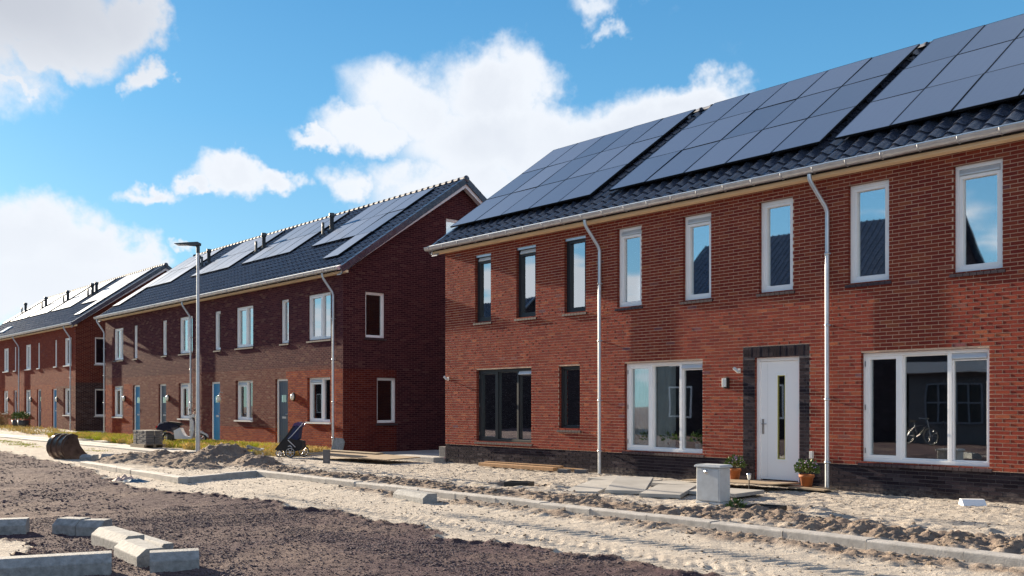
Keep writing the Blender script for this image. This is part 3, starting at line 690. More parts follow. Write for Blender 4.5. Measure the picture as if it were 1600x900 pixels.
# -------- roof tile shapes
TW, TL = 0.30, 0.335
def tile_mb(b, T=None):
    """one interlocking pan-and-roll tile, local x across, y up the slope, z normal"""
    n = 9; prof = []
    for i in range(n):
        u = i / (n - 1); x = u * (TW + .012)
        z = .058 * max(0.0, math.sin(min(1, u / .55) * math.pi)) ** 0.8 if u < .55 else -.010 * math.sin((u - .55) / .45 * math.pi)
        prof.append((x, z))
    lo = [(x, 0, z + .022) for x, z in prof]; hi = [(x, TL + .03, z - .006) for x, z in prof]; un = [(x, .004, z - .008) for x, z in prof]
    vs = lo + hi + un
    if T: vs = [T @ Vector(p) for p in vs]
    b.add(vs, [(i, i + 1, i + 1 + n, i + n) for i in range(n - 1)], True)
    b.add(vs, [(i + 2 * n, i + 1 + 2 * n, i + 1, i) for i in range(n - 1)])
    b.add(vs, [(0, n, 2 * n)])
def slope_T(x, s, off=0.0):         # point on the front slope: x along, s metres up the slope from the y=0 line
    return Matrix.Translation((x, s / RLEN, RZ + PITCH * s / RLEN)) @ Matrix.Rotation(RA, 4, 'X') @ Matrix.Translation((0, 0, off))
def build_roof(parent, x0, x1, single, seen, barge=None):
    """x0,x1: roof ends. single: how many tiles stand as objects of their own; seen: function telling which show"""
    rf = MB(); e = 0.30
    ye = -0.30
    for sgn in (0, 1):
        f = (lambda y: y) if sgn == 0 else (lambda y: DEPTH - y)
        z0 = RZ + PITCH * ye
        vs = [(x0, f(-.205), roof_z(-.205) - .05), (x1, f(-.205), roof_z(-.205) - .05), (x1, DEPTH / 2, roof_z(DEPTH / 2) - .05), (x0, DEPTH / 2, roof_z(DEPTH / 2) - .05)]
        vs2 = [(a, b_, c - .05) for a, b_, c in vs]
        fs = [(0, 1, 2, 3), (7, 6, 5, 4), (0, 4, 5, 1), (3, 7, 4, 0), (1, 5, 6, 2)]
        rf.add(vs + vs2, fs if sgn == 0 else [q[::-1] for q in fs])
    roof = rf.build('roof', 'roof_felt', parent)
    s0 = -0.36; nrow = 17; ncol = int(round((x1 - x0) / TW)); tw = (x1 - x0) / ncol
    items = []
    for r in range(nrow):
        for c in range(ncol): items.append((x0 + c * tw, s0 + r * 0.345, random.uniform(-.003, .003)))
    rank = sorted([i for i, it in enumerate(items) if seen(it[0] + .15, it[1] + .17)], key=lambda i: (items[i][0] - CAMX) ** 2 + (items[i][1] / RLEN - CAMY) ** 2)
    solo = set(rank[:single]); tm = MB(); tile_mb(tm); tme = tm.mesh('roof_tile', 'roof_tile')
    rest = MB()
    for i, (x, s, dz) in enumerate(items):
        T = slope_T(x, s, dz) @ Matrix.Scale(tw / TW, 4, (1, 0, 0))
        if i in solo: place(link('roof_tile', tme, roof), T)
        else: tile_mb(rest, T)
    o = rest.build('roof_tiles', 'roof_tile', roof); o['kind'] = 'stuff'
    back = MB()                                                # rear slope, same tiles
    Tm = Matrix.Translation((x1 + x0, DEPTH, 0)) @ Matrix.Rotation(math.pi, 4, 'Z')
    for r in range(nrow):
        for c in range(0, ncol): tile_mb(back, Tm @ slope_T(x0 + c * tw, s0 + r * 0.345))
    o = back.build('rear_tiles', 'roof_tile', roof); o['kind'] = 'stuff'
    # ridge: half-round caps, each its own piece
    rm = MB(); n = 9; L = 0.345
    def ring(y, r): return [(y, r * math.cos(math.pi * k / (n - 1)), r * math.sin(math.pi * k / (n - 1))) for k in range(n)]
    a, b_, c_, d_ = ring(0, .105), ring(.05, .105), ring(.052, .092), ring(L + .03, .085)
    vs = a + b_ + c_ + d_
    rm.add(vs, [(j * n + i, (j + 1) * n + i, (j + 1) * n + i + 1, j * n + i + 1) for j in range(3) for i in range(n - 1)], True)
    rme = rm.mesh('ridge_tile', 'ridge_clay'); zr = roof_z(DEPTH / 2) + .015; k = int((x1 - x0) / L)
    for i in range(k):
        q = link('ridge_tile', rme, roof, loc=(x1 - i * L, DEPTH / 2, zr)); q.rotation_euler = (0, 0, math.pi)
    eb = MB()
    for X in (x0 - .02, x1 + .02): eb.lathe([(0, -.02), (.10, -.02), (.115, 0), (.10, .02), (0, .02)], 18, Matrix.Translation((X, DEPTH / 2, zr + .0)) @ Matrix.Rotation(math.pi / 2, 4, 'Y'))
    eb.build('ridge_end', 'roof_tile', roof)
    # verge tiles down both gables
    vm = MB(); vm.prism([(-.005, -.13), (.035, -.13), (.035, .055), (-.10, .062), (-.10, .045), (-.005, .03)], 0, .36)
    vme = vm.mesh('verge_tile', 'roof_tile')
    for X, mir in ((x1, 1), (x0, -1)):
        for r in range(nrow):
            s = s0 + r * 0.345
            T = slope_T(X, s, .012) @ Matrix.Rotation(-.02, 4, 'X') @ Matrix.Scale(mir, 4, (1, 0, 0)); place(link('verge_tile', vme, roof), T)
            place(link('verge_tile', vme, roof), Matrix.Translation((0, DEPTH, 0)) @ Matrix.Scale(-1, 4, (0, 1, 0)) @ T)
    # barge boards
    if barge:
        for X, sg in ((x1 - .035, 1), (x0 + .035, -1)):
            bb = MB(); t = .03
            for f in ((lambda y: y), (lambda y: DEPTH - y)):
                ys = [ye + .06, DEPTH / 2]; pts = []
                zt = [roof_z(DEPTH / 2) - (DEPTH / 2 - yy) * PITCH - .075 for yy in ys]; zb_ = [z - .20 for z in zt]; zb_[0] = max(zb_[0], EAVE - .03)
                P4 = [(f(ys[0]), zt[0]), (f(ys[1]), zt[1]), (f(ys[1]), zb_[1]), (f(ys[0] ), zb_[0])]
                vs = [(X - sg * t, y, z) for y, z in P4] + [(X, y, z) for y, z in P4]
                bb.add(vs, [(0, 1, 2, 3), (7, 6, 5, 4), (0, 4, 5, 1), (1, 5, 6, 2), (2, 6, 7, 3), (3, 7, 4, 0)])
            bb.build('barge_board', barge, roof)
            # soffit under the verge
            sf = MB(); wx = X - sg * t; gx_ = (x1 - .30 if sg > 0 else x0 + .30)
            for f in ((lambda y: y), (lambda y: DEPTH - y)):
                ys = [ye + .06, DEPTH / 2]; zz = [roof_z(DEPTH / 2) - (DEPTH / 2 - yy) * PITCH - .20 for yy in ys]
                vs = [(wx, f(ys[0]), zz[0]), (gx_, f(ys[0]), zz[0]), (gx_, f(ys[1]), zz[1]), (wx, f(ys[1]), zz[1])]
                sf.add(vs + [(a, b2, c + .02) for a, b2, c in vs], [(0, 1, 2, 3), (7, 6, 5, 4), (0, 4, 5, 1), (2, 6, 7, 3)])
            sf.build('soffit', barge, roof)
    # eaves: fascia + soffit box, gutter with brackets
    fb = MB(); fb.box(x0 + .02, x1 - .02, -.20, -.004, EAVE, EAVE + .075); fb.build('fascia', 'fascia_cream', roof, 0.004)
    fb = MB(); fb.box(x0 + .02, x1 - .02, DEPTH + .004, DEPTH + .20, EAVE, EAVE + .075); fb.build('fascia', 'fascia_cream', roof, 0.004)
    gb = MB(); n = 8; r = .078; yc, zc = -.36, 5.632
    prof = [(yc - r * math.cos(math.pi * k / n), zc - r * 1.15 * math.sin(math.pi * k / n)) for k in range(n + 1)]
    prof = [(yc - r + .012, zc + .012), (yc - r - .012, zc + .010)] + prof + [(yc + r, zc + .07)]
    m_ = len(prof)
    for dx in (0,):
        vs = [(x0 - .02, y, z) for y, z in prof] + [(x1 + .02, y, z) for y, z in prof]
        gb.add(vs, [(i, i + 1, i + 1 + m_, i + m_) for i in range(m_ - 1)], True)
        vi = [(x0 - .02, y + (.006 if y < yc else -.006), z + .006) for y, z in prof[2:-1]] + [(x1 + .02, y + (.006 if y < yc else -.006), z + .006) for y, z in prof[2:-1]]
        k_ = len(prof) - 3; gb.add(vi, [(i + k_, i + 1 + k_, i + 1, i) for i in range(k_ - 1)], True)
        for X in (x0 - .02, x1 + .02): gb.add([(X, y, z) for y, z in prof[2:]], [tuple(range(m_ - 2))])
    go = gb.build('gutter', 'zinc', roof)
    br = MB(); nb = int((x1 - x0) / .62)
    for i in range(nb + 1):
        X = x0 + .15 + i * (x1 - x0 - .3) / nb
        br.tube([(X, yc - (r + .005) * math.cos(math.pi * k / n), zc - (r + .005) * 1.15 * math.sin(math.pi * k / n)) for k in range(n + 1)] + [(X, yc + r + .01, zc + .06)], .009, 5)
    br.build('gutter_bracket', 'zinc', go)
    return roof
def downpipe(parent, X, zb=0.0, clips=(4.15, 2.9, 1.6, .5)):
    b = MB(); y = -.085
    b.tube([(X - .18, -.36, 5.53), (X - .18, -.36, 5.46), (X - .16, -.34, 5.38), (X - .02, -.12, 4.98), (X, y, 4.88), (X, y, 4.80), (X, y, zb)], .038, 12)
    o = b.build('downpipe', 'zinc', parent)
    c = MB()
    for z in clips:
        c.lathe([(.042, -.02), (.050, -.02), (.050, .02), (.042, .02)], 12, Matrix.Translation((X, y, z))); c.box(X - .01, X + .01, y + .04, 0, z - .01, z + .01); c.box(X + .045, X + .07, y - .008, y + .008, z - .008, z + .008)
    c.build('pipe_clip', 'zinc', o); return o
panel_me = {}
def solar_array(parent, xL, cols, pw, ph, s_top, rows, off=0.12):
    """cols x rows panels hung from s_top downwards; rows: list with row count of each column"""
    rl = MB()
    for c, nr in enumerate(rows):
        for r_ in range(nr):
            for q in (.28, .72):
                s = s_top - (r_ + q) * ph
                rl.box(c * pw + .03, (c + 1) * pw - .0, -.02, .02, off - .10, off - .045, Matrix.Translation((0, 0, 0)) @ slope_T(xL, s))
    arr = rl.build('solar_array', 'panel_frame', parent)
    key = (round(pw, 3), round(ph, 3))
    if key not in panel_me:
        b = MB(); w, h = pw - .016, ph - .016; f = .012
        b.box(f, w - f, f, h - f, .031, .0375); b.cur = 1
        for (a, c, e, d) in holes_grid(0, w, 0, h, [(f, w - f, f, h - f)]): b.box(a, c, e, d, 0, .040)
        panel_me[key] = b.mesh('solar_panel', ['solar_cell', 'panel_frame'])
    for c, nr in enumerate(rows):
        for r_ in range(nr):
            place(link('solar_panel', panel_me[key], arr), slope_T(xL + c * pw + .008, s_top - (r_ + 1) * ph + .008, off - .04) @ Matrix.Rotation(random.gauss(0, .0022), 4, 'X') @ Matrix.Rotation(random.gauss(0, .0022), 4, 'Y'))
    return arr
def roof_vent(parent, X, s, hgt, rad, cap):
    y = s / RLEN; z = RZ + PITCH * y; b = MB()
    T = Matrix.Translation((X, y, z))
    prof = [(rad, -.05), (rad, hgt - .16), (rad * (1.35 if cap else 1.0), hgt - .15), (rad * (1.35 if cap else 1.0), hgt), (0, hgt)]
    b.lathe(prof, 14, T); b.tube([(X, y - .02, z + .05), (X - .0, y - .12, z - .02)], rad * 1.2, 10)
    return b.build('roof_vent', 'vent_pipe', parent)
def wall_lamp(parent, x, z, square=False, y=0.0):
    o = thing_part('wall_lamp', parent)
    if square:
        MB().box(x - .045, x + .045, -.09, -.001, z - .11, z + .10).build('housing', 'black_plastic', o, 0.006)
        MB().box(x - .058, x - .030, -.115, -.035, z - .085, z + .085).build('diffuser', 'lamp_glass', o, 0.005)
        MB().box(x - .040, x + .035, -.105, -.091, z - .08, z + .085).build('diffuser', 'lamp_glass', o, 0.003)
    else:
        b = MB(); b.lathe([(0, -.0), (.10, 0), (.105, .03), (.09, .05)], 18, Matrix.Translation((x, -.002, z)) @ Matrix.Rotation(math.pi / 2, 4, 'X') @ Matrix.Scale(1.35, 4, (0, 1, 0))); b.build('housing', 'black_plastic', o)
        b = MB(); b.lathe([(.085, .04), (.085, .07), (.07, .10), (.04, .115), (0, .12)], 18, Matrix.Translation((x, -.002, z)) @ Matrix.Rotation(math.pi / 2, 4, 'X') @ Matrix.Scale(1.35, 4, (0, 1, 0))); b.build('diffuser', 'lamp_glass', o)
    return o
def thing_part(name, parent):
    o = bpy.data.objects.new(name, None); COL.objects.link(o); o.parent = parent; o.empty_display_size = .05; return o
def camera_on_wall(parent, x, z):
    b = MB(); b.box(x - .03, x + .03, -.02, -.001, z - .05, z + .04); b.tube([(x, -.02, z - .02), (x, -.06, z)], .012, 6)
    b.tube([(x + .03, -.07, z - .03), (x - .06, -.10, z + .05)], .032, 10); return b.build('wall_sensor', 'sill_stone', parent)

# ------------------------------------------------------------------ the near terrace
near = thing('terraced_house_row', 'nearest red brick terrace on the right with large blue solar panels', 'house row')
ND = 'near'
NX0, NX1 = 0.0, 22.16
ups = [(1.25, 1.875, 3.60, 5.29, 1), (2.83, 3.52, 3.60, 5.29, 1), (4.49, 5.17, 3.60, 5.29, 1), (6.12, 6.805, 3.60, 5.29, 0), (7.91, 8.605, 3.60, 5.29, 0), (9.71, 10.43, 3.60, 5.29, 0), (11.52, 12.26, 3.60, 5.29, 0), (13.33, 14.08, 3.60, 5.29, 0), (15.15, 15.87, 3.60, 5.29, 0), (17.1, 17.82, 3.6, 5.29, 0), (18.9, 19.62, 3.6, 5.29, 0), (20.7, 21.42, 3.6, 5.29, 0)]
grd = [(1.30, 3.37, .60, 2.39), (4.31, 4.99, .955, 2.39), (6.33, 8.40, .54, 2.39), (11.76, 13.885, .54, 2.39), (17.5, 19.6, .54, 2.39)]
doors = [(9.61, 10.56, .10, 2.39), (15.05, 16.0, .10, 2.39), (20.6, 21.55, .10, 2.39)]
fh = [u[:4] for u in ups] + grd + doors
make_wall(near, NX0, NX1, fh, [], 'red_brick_wall', y_front=0.02, name='wall')
# mortar bed just behind the brick faces
bed = MB()
for (a, c, z0, z1) in holes_grid(NX0, NX1, 0.475, EAVE, fh): bed.add([(a, .005, z0), (c, .005, z0), (c, .005, z1), (a, .005, z1)], [(0, 1, 2, 3)])
brickwork = bed.build('mortar_bed', 'mortar', near)
bed = MB()
for (a, c, z0, z1) in holes_grid(NX0, NX1, -.3, 0.475, [(d[0], d[1], -.3, .5) for d in doors]): bed.add([(a, .017, z0), (c, .017, z0), (c, .017, z1), (a, .017, z1)], [(0, 1, 2, 3)])
plinth = bed.build('plinth', 'mortar_grey', near)
surrounds = [(d[0] - .26, d[1] + .21, -.3, d[3] + .21) for d in doors]
def brick_runs(x0, x1, z0, z1, holes):
    cuts = sorted((h[0], h[1]) for h in holes if h[2] < (z0 + z1) / 2 < h[3]); a = x0; runs = []
    for c0, c1 in cuts:
        if c0 > a: runs.append((a, c0))
        a = max(a, c1)
    if a < x1: runs.append((a, x1))
    return runs
full = []; parts = []; dark = []
def brick_quad(b, xa, xb, za, zb, y, ta, tb, back=.03):
    vs = [(xa, y + ta, za), (xb, y + tb, za), (xb, y + tb, zb), (xa, y + ta, zb), (xa, back, za), (xb, back, za), (xb, back, zb), (xa, back, zb)]
    b.add(vs, [(0, 1, 2, 3), (0, 4, 5, 1), (1, 5, 6, 2), (2, 6, 7, 3), (3, 7, 4, 0)])
kmax = int((EAVE + .1 - .475) / .0625)
for k in range(-9, kmax):
    za = .475 + k * .0625 + .012; zb = za + .0505; par = k % 2
    if zb > EAVE + .09: continue
    hs = [(h[0], h[1], h[2], h[3]) for h in fh] + surrounds
    for (a, c) in brick_runs(NX0 + .002, NX1 - .002, za, zb, hs):
        n0 = math.floor((a - par * .11) / .22)
        for n in range(n0, n0 + 120):
            xa = n * .22 + par * .11 + .005; xb = xa + .21
            if xa >= c: break
            fx = xa >= a and xb <= c; xa, xb = max(xa, a), min(xb, c)
            if xb - xa < .02: continue
            if k < 0: dark.append((xa, xb, za, zb))
            elif fx: full.append((xa, xb, za, zb))
            else: parts.append((xa, xb, za, zb))
order = sorted(range(len(full)), key=lambda i: -full[i][0] if full[i][1] < 14.42 else 99)
# bricks that show largest: rightmost in view, spread over the whole height of the wall
solo = set(order[:300])
bmesh_one = MB(); brick_quad(bmesh_one, 0, .21, 0, .0505, 0, .0012, -.0012); bme = bmesh_one.mesh('brick', 'red_brick')
rest = MB()
for i, (xa, xb, za, zb) in enumerate(full):
    if i in solo: link('brick', bme, brickwork, loc=(xa, random.uniform(-.0012, .0008), za), rot=(random.uniform(-.01, .01), 0, random.uniform(-.022, .005)))
    else:
        t = random.uniform(-.0024, .0026); brick_quad(rest, xa, xb, za, zb, random.uniform(-.0012, .0008), t, -t)
for (xa, xb, za, zb) in parts: t = random.uniform(-.0015, .0015); brick_quad(rest, xa, xb, za, zb, random.uniform(-.003, .002), t, -t)
o = rest.build('brickwork', 'red_brick', brickwork); o['kind'] = 'stuff'
pb = MB()
for (xa, xb, za, zb) in dark: brick_quad(pb, xa, xb, za, zb, .009 + random.uniform(-.002, .002), random.uniform(-.001, .001), 0)
for d in doors:
    sb_ = MB()
    for (a, c, e, f_) in holes_grid(d[0] - .258, d[1] + .208, .476, d[3] + .206, [(d[0], d[1], 0, d[3])]): sb_.add([(a, .003, e), (c, .003, e), (c, .003, f_), (a, .003, f_)], [(0, 1, 2, 3)])
    sb_.build('surround_bed', 'mortar_grey', plinth)
# door surrounds in dark brick, soldier course over the door
for d in doors:
    for k in range(-9, 100):
        za = .475 + k * .0625 + .012; zb = za + .0505
        if zb > d[3]: break
        for (a, c) in ((d[0] - .255, d[0] - .002), (d[1] + .002, d[1] + .205)):
            m_ = a + (.10 if k % 2 else .155); m_ = min(m_, c - .05)
            brick_quad(pb, a, m_ - .005, za, zb, random.uniform(-.003, .001), .0, .0); brick_quad(pb, m_ + .005, c, za, zb, random.uniform(-.003, .001), 0, 0)
    n = 23; w = (d[1] - d[0] + .46) / n
    for i in range(n):
        xa = d[0] - .255 + i * w + .005; brick_quad(pb, xa, xa + w - .009, d[3] + .004, d[3] + .20, random.uniform(-.004, .001), 0, 0)
o = pb.build('dark_brickwork', 'dark_brick', plinth); o['kind'] = 'stuff'
rooms(near, NX0, NX1, 5.54)
vent_up = {0, 1, 3, 4, 7}
for i, (a, c, z0, z1, dk) in enumerate(ups):
    make_window(near, c - a, z1 - z0, TF(a, z0), 'dark_frame' if dk else 'white_frame', vents=(0,) if i in vent_up else (), casement=(0,), sill='brick', label=None if not dk else 'dark framed narrow window')
    if dk:
        MB().box(a + .002, c - .002, .03, .075, z1 - .055, z1 - .001).build('window_head', 'zinc', near)
make_window(near, 2.07, 1.79, TF(1.30, .60), 'dark_frame', cols=[.72, 1.50], vents=(2,), casement=(0,), glass='window_glass', hinges=True, label='large dark framed window')
make_window(near, .68, 1.435, TF(4.31, .955), 'dark_frame', casement=(), glass='window_glass', label='dark framed ground floor window')
make_window(near, 2.07, 1.85, TF(6.33, .54), 'white_frame', cols=[.68, 1.46], vents=(2,), casement=(0,), glass='ground_glass', hinges=True, curtain=[(.05, .72, .05, 1.8), (.75, 1.22, .05, 1.8)])
make_window(near, 2.125, 1.85, TF(11.76, .54), 'white_frame', cols=[.66, 1.48], vents=(2,), casement=(0,), glass='ground_glass', hinges=True)
make_window(near, 2.1, 1.85, TF(17.5, .54), 'white_frame', cols=[.66, 1.48], vents=(2,), casement=(0,), glass='ground_glass')
for d in doors: make_door(near, *d, 'door_white', 'slot')
wall_lamp(near, 9.0, 1.93, True); camera_on_wall(near, 9.27, 2.16); camera_on_wall(near, .14, 2.2)
MB().box(10.80, 10.86, -.06, -.001, .55, .68).build('outdoor_socket', 'sill_stone', near, 0.005)
for X in (5.68, 11.17, 16.7): downpipe(near, X)
NR0, NR1 = -.34, 22.5
def seen_near(x, s):
    if x > 14.7: return False
    return s < .75 or (4.9 < x < 5.5) or (10.7 < x < 11.1) or s > 5.35
nroof = build_roof(near, NR0, NR1, 300, seen_near, 'barge_white')
for xL in (-.36, 5.47, 11.0, 16.6): solar_array(near, xL, 5, 1.05, 1.575, 5.36, [3] * 5, 0.17)
MB().box(-1.0, .02, 1.6, 3.2, 2.73, 2.83).build('side_canopy', 'barge_white', near, 0.01)
# plants standing inside on the window sill
def leaf_ball(b, cx, cy, cz, r, n, ls, up=0.3, rnd=random):
    for _ in range(n):
        th, ph = rnd.uniform(0, 6.28), math.acos(rnd.uniform(-.35, 1)); rr = r * rnd.uniform(.35, 1)
        c = Vector((cx + rr * math.sin(ph) * math.cos(th), cy + rr * math.sin(ph) * math.sin(th), cz + rr * math.cos(ph) * .85))
        d = (Vector((math.cos(th) * math.sin(ph), math.sin(th) * math.sin(ph), math.cos(ph) + up)) + Vector((rnd.uniform(-.5, .5), rnd.uniform(-.5, .5), rnd.uniform(-.3, .5)))).normalized()
        sd_ = d.cross(Vector((rnd.uniform(-1, 1), rnd.uniform(-1, 1), rnd.uniform(-1, 1)))).normalized(); l = ls * rnd.uniform(.6, 1.3)
        b.add([c, c + d * l * .5 + sd_ * l * .28, c + d * l, c + d * l * .5 - sd_ * l * .28], [(0, 1, 2, 3)])
for i, (px_, sz) in enumerate(((6.75, .16), (7.35, .15), (7.62, .13), (8.1, .2))):
    t = thing('potted_plant', ['trailing plant inside the left casement of the curtained window', 'low green plant in front of the curtain, inside the white window', 'small plant right of the curtain edge, inside the white window', 'plant in a white pot behind the right pane of the curtained window'][i], 'plant', (px_, .24, .62), group='house plants on the curtained window sill')
    MB().lathe([(0, 0), (.05, 0), (.065, .11), (.055, .11), (.05, .09), (0, .09)], 14).build('pot', 'foam_white' if i == 3 else 'pot_dark', t)
    b = MB(); leaf_ball(b, 0, 0, .18, sz, 90, .10); b.build('foliage', 'leaf', t)

# ------------------------------------------------------------------ middle terrace
mid = thing('terraced_house_row', 'purple brown brick terrace in the middle with its gable behind the pram', 'house row')
MX0, MX1 = -26.5, -5.14
u2 = [(-25.38, -24.13, 1), (-22.83, -22.36, 0), (-19.53, -19.02, 0), (-17.72, -16.40, 1), (-14.38, -13.82, 0), (-12.54, -11.16, 1), (-9.13, -8.57, 0), (-7.29, -5.87, 1)]
l2 = [(-25.48, -24.2), (-17.78, -16.42), (-12.56, -11.2), (-7.33, -5.90)]
dd = [(-22.9, -22.05, 'door_blue'), (-19.9, -19.08, 'door_grey'), (-14.72, -13.88, 'door_blue'), (-9.50, -8.62, 'door_grey')]
fh2 = [(a, c, 3.57, 5.02) for a, c, w in u2] + [(a, c, .965, 2.38) for a, c in l2] + [(a, c, .10, 2.38) for a, c, m_ in dd]
gh2 = [(.80, 1.52, 3.60, 5.02), (1.22, 1.94, .94, 2.36), (3.92, 5.0, 6.35, 7.69)]
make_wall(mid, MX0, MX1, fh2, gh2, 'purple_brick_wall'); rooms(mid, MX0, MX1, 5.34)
for a, c, w in u2: make_window(mid, c - a, 1.45, TF(a, 3.57), cols=[(c - a) * .56] if w else None, casement=(0,) if w else (), sill='brick', recess=.06)
for a, c in l2: make_window(mid, c - a, 1.415, TF(a, .965), cols=[(c - a) * .56], casement=(0,), sill='stone', recess=.09, glass='ground_glass', vents=(0,))
for a, c, m_ in dd: make_door(mid, a, c, .10, 2.38, m_, 'plain')
make_window(mid, .72, 1.42, TG(MX1, .80, 3.60), recess=.07, sill='brick', glass='ground_glass', casement=()); make_window(mid, .72, 1.42, TG(MX1, 1.22, .94), recess=.07, sill='brick', glass='ground_glass', casement=()); make_window(mid, 1.08, 1.34, TG(MX1, 3.92, 6.35), recess=.07, sill='brick', casement=())
for x, z in ((-23.9, 1.8), (-18.8, 1.79), (-8.2, 1.77)): wall_lamp(mid, x, z)
ml = thing_part('wall_lamp', mid); ml['label'] = 'white lantern beside the blue door'
b = MB(); b.tube([(-13.6, -.01, 1.95), (-13.6, -.12, 1.98), (-13.6, -.16, 1.88)], .015, 6); b.build('bracket', 'sill_stone', ml)
b = MB(); b.lathe([(0, .17), (.08, .12), (.03, .10), (.095, .03), (.08, -.08), (0, -.12)], 14, Matrix.Translation((-13.6, -.16, 1.72))); b.build('lantern', 'lamp_glass', ml)
for X in (-26.42, -16.36, -5.57): downpipe(mid, X, 0.02)
def seen_mid(x, s): return s < 1.75 or s > 5.3
mroof = build_roof(mid, MX0 - .34, MX1 + .34, 300, seen_mid, 'barge_white')
PH = 1.56; ST = 5.22
solar_array(mid, -26.75, 4, .99, PH, ST, [3, 2, 2, 2]); solar_array(mid, -20.62, 4, .965, PH, ST, [2] * 4); solar_array(mid, -15.6, 4, 1.0, PH, ST, [2] * 4)
solar_array(mid, -10.05, 4, .995, PH, ST, [2, 2, 2, 3])
for X in (-10.72, -16.12, -21.5): roof_vent(mid, X, 3.55, .70, .075, True); roof_vent(mid, X - .28, 3.30, .52, .05, False)
roof_vent(mid, -22.15, 3.3, .62, .075, True)

# ------------------------------------------------------------------ far terrace
far = thing('terraced_house_row', 'farthest red brick terrace at the left edge', 'house row')
FX0, FX1 = -52.4, -31.0
u3 = [(-50.6, -49.3, 1), (-48.0, -47.5, 0), (-45.22, -43.97, 1), (-42.75, -42.28, 0), (-40.30, -39.11, 1), (-37.82, -37.35, 0), (-34.63, -34.16, 0), (-32.90, -31.66, 1)]
l3 = [(-50.7, -49.4), (-45.35, -44.12), (-40.4, -39.2), (-33.0, -31.75)]
d3_ = [(-48.2, -47.3, 'door_grey'), (-42.85, -42.1, 'door_grey'), (-37.9, -37.1, 'door_grey'), (-35.03, -34.22, 'door_blue')]
fh3 = [(a, c, 3.56, 4.98) for a, c, w in u3] + [(a, c, .99, 2.38) for a, c in l3] + [(a, c, .22, 2.38) for a, c, m_ in d3_]
gh3 = [(.95, 1.7, 3.6, 5.0), (.95, 1.7, .94, 2.36)]
make_wall(far, FX0, FX1, fh3, gh3, 'red_purple_wall'); rooms(far, FX0, FX1, 5.34)
for a, c, w in u3: make_window(far, c - a, 1.42, TF(a, 3.56), cols=[(c - a) * .56] if w else None, casement=(0,) if w else (), sill='stone', recess=.06)
for a, c in l3: make_window(far, c - a, 1.39, TF(a, .99), cols=[(c - a) * .56], casement=(0,), sill='stone', recess=.09, glass='ground_glass')
for a, c, m_ in d3_: make_door(far, a, c, .22, 2.38, m_, 'plain')
for y_, z_ in ((.95, 3.6), (.95, .94)): make_window(far, .75, 1.4, TG(FX1, y_, z_), recess=.07, sill='stone', glass='ground_glass', casement=())
for x, z in ((-44.0, 1.83), (-39.0, 1.82), (-34.05, 1.80)): wall_lamp(far, x, z)
for X in (-46.9, -41.3, -31.55): downpipe(far, X, 0.15)
froof = build_roof(far, FX0 - .34, FX1 + .34, 0, seen_mid, 'barge_white')
solar_array(far, -52.6, 1, .95, PH, ST, [2]); solar_array(far, -50.6, 4, 1.0, PH, ST, [2] * 4); solar_array(far, -45.95, 4, 1.0, PH, ST, [2] * 4); solar_array(far, -41.2, 4, .93, PH, ST, [2] * 4)
solar_array(far, -35.6, 4, .995, PH, ST, [2, 2, 2, 3])
for X in (-36.6, -37.3, -41.9, -46.5, -51.3): roof_vent(far, X, 3.45, .72, .08, True); roof_vent(far, X - .28, 3.25, .52, .05, False)
sk = MB(); sk.box(-47.4, -46.2, 0, .7, .06, .13, slope_T(0, .35)); sk.build('skylight', 'skylight_blue', froof)

# ------------------------------------------------------------------ houses across the street (behind the camera, seen only in the window panes)
def opposite(x0, x1, yf, eave, ridge, name_label, wallm='dark_brick_wall'):
    t = thing('opposite_house', name_label, 'house'); yb = yf - 9; ym = (yf + yb) / 2
    b = MB(); b.box(x0, x1, yb, yf, -.2, eave)
    b.add([(x0, yf, eave), (x0, ym, ridge - .1), (x0, yb, eave)], [(0, 1, 2)]); b.add([(x1, yf, eave), (x1, ym, ridge - .1), (x1, yb, eave)], [(2, 1, 0)]); b.build('wall', wallm, t)
    b = MB()
    for f in (1, -1):
        ya = yf + .4 if f > 0 else yb - .4; za = eave - .3
        vs = [(x0 - .3, ya, za), (x1 + .3, ya, za), (x1 + .3, ym, ridge), (x0 - .3, ym, ridge)]
        b.add(vs + [(p, q, r - .12) for p, q, r in vs], [(0, 1, 2, 3), (7, 6, 5, 4), (0, 4, 5, 1), (1, 5, 6, 2), (3, 7, 4, 0)])
        for i in range(int((x1 - x0) / .3) + 2): b.tube([(x0 - .25 + i * .3, ya, za + .01), (x0 - .25 + i * .3, ym, ridge + .01)], .04, 4, False)
    b.build('roof', 'roof_tile', t)
    for i in range(int((x1 - x0 - 1) / 2.6)):
        X = x0 + 1 + i * 2.6
        for z in (.9, 3.4):
            if z > eave - 1.6: continue
            w = MB(); 
            for (a, c, e, d) in holes_grid(X, X + 1.4, z, z + 1.5, [(X + .07, X + .67, z + .07, z + 1.43), (X + .73, X + 1.33, z + .07, z + 1.43)]): w.box(a, c, yf, yf + .04, e, d)
            wo = w.build('window', 'white_frame', t); MB().box(X + .05, X + 1.35, yf + .005, yf + .015, z + .05, z + 1.45).build('glass', 'pit_black', wo)
    return t
opposite(-11.5, 1.6, -21.5, 5.6, 10.0, 'dark roofed house across the street mirrored in the upper windows')
opposite(-48.0, -26.5, -22.5, 5.0, 8.6, 'long low house across the street mirrored in the far windows')
bay = thing('opposite_bungalow', 'low white fronted building with a flat roof mirrored in the front windows', 'building')
b = MB(); b.box(1.9, 11.0, -27, -21.2, -.2, 2.75); b.build('wall', 'room_wall', bay)
b = MB(); b.box(1.7, 11.2, -27.2, -20.8, 2.75, 3.15); b.build('roof_edge', 'render_white', bay)
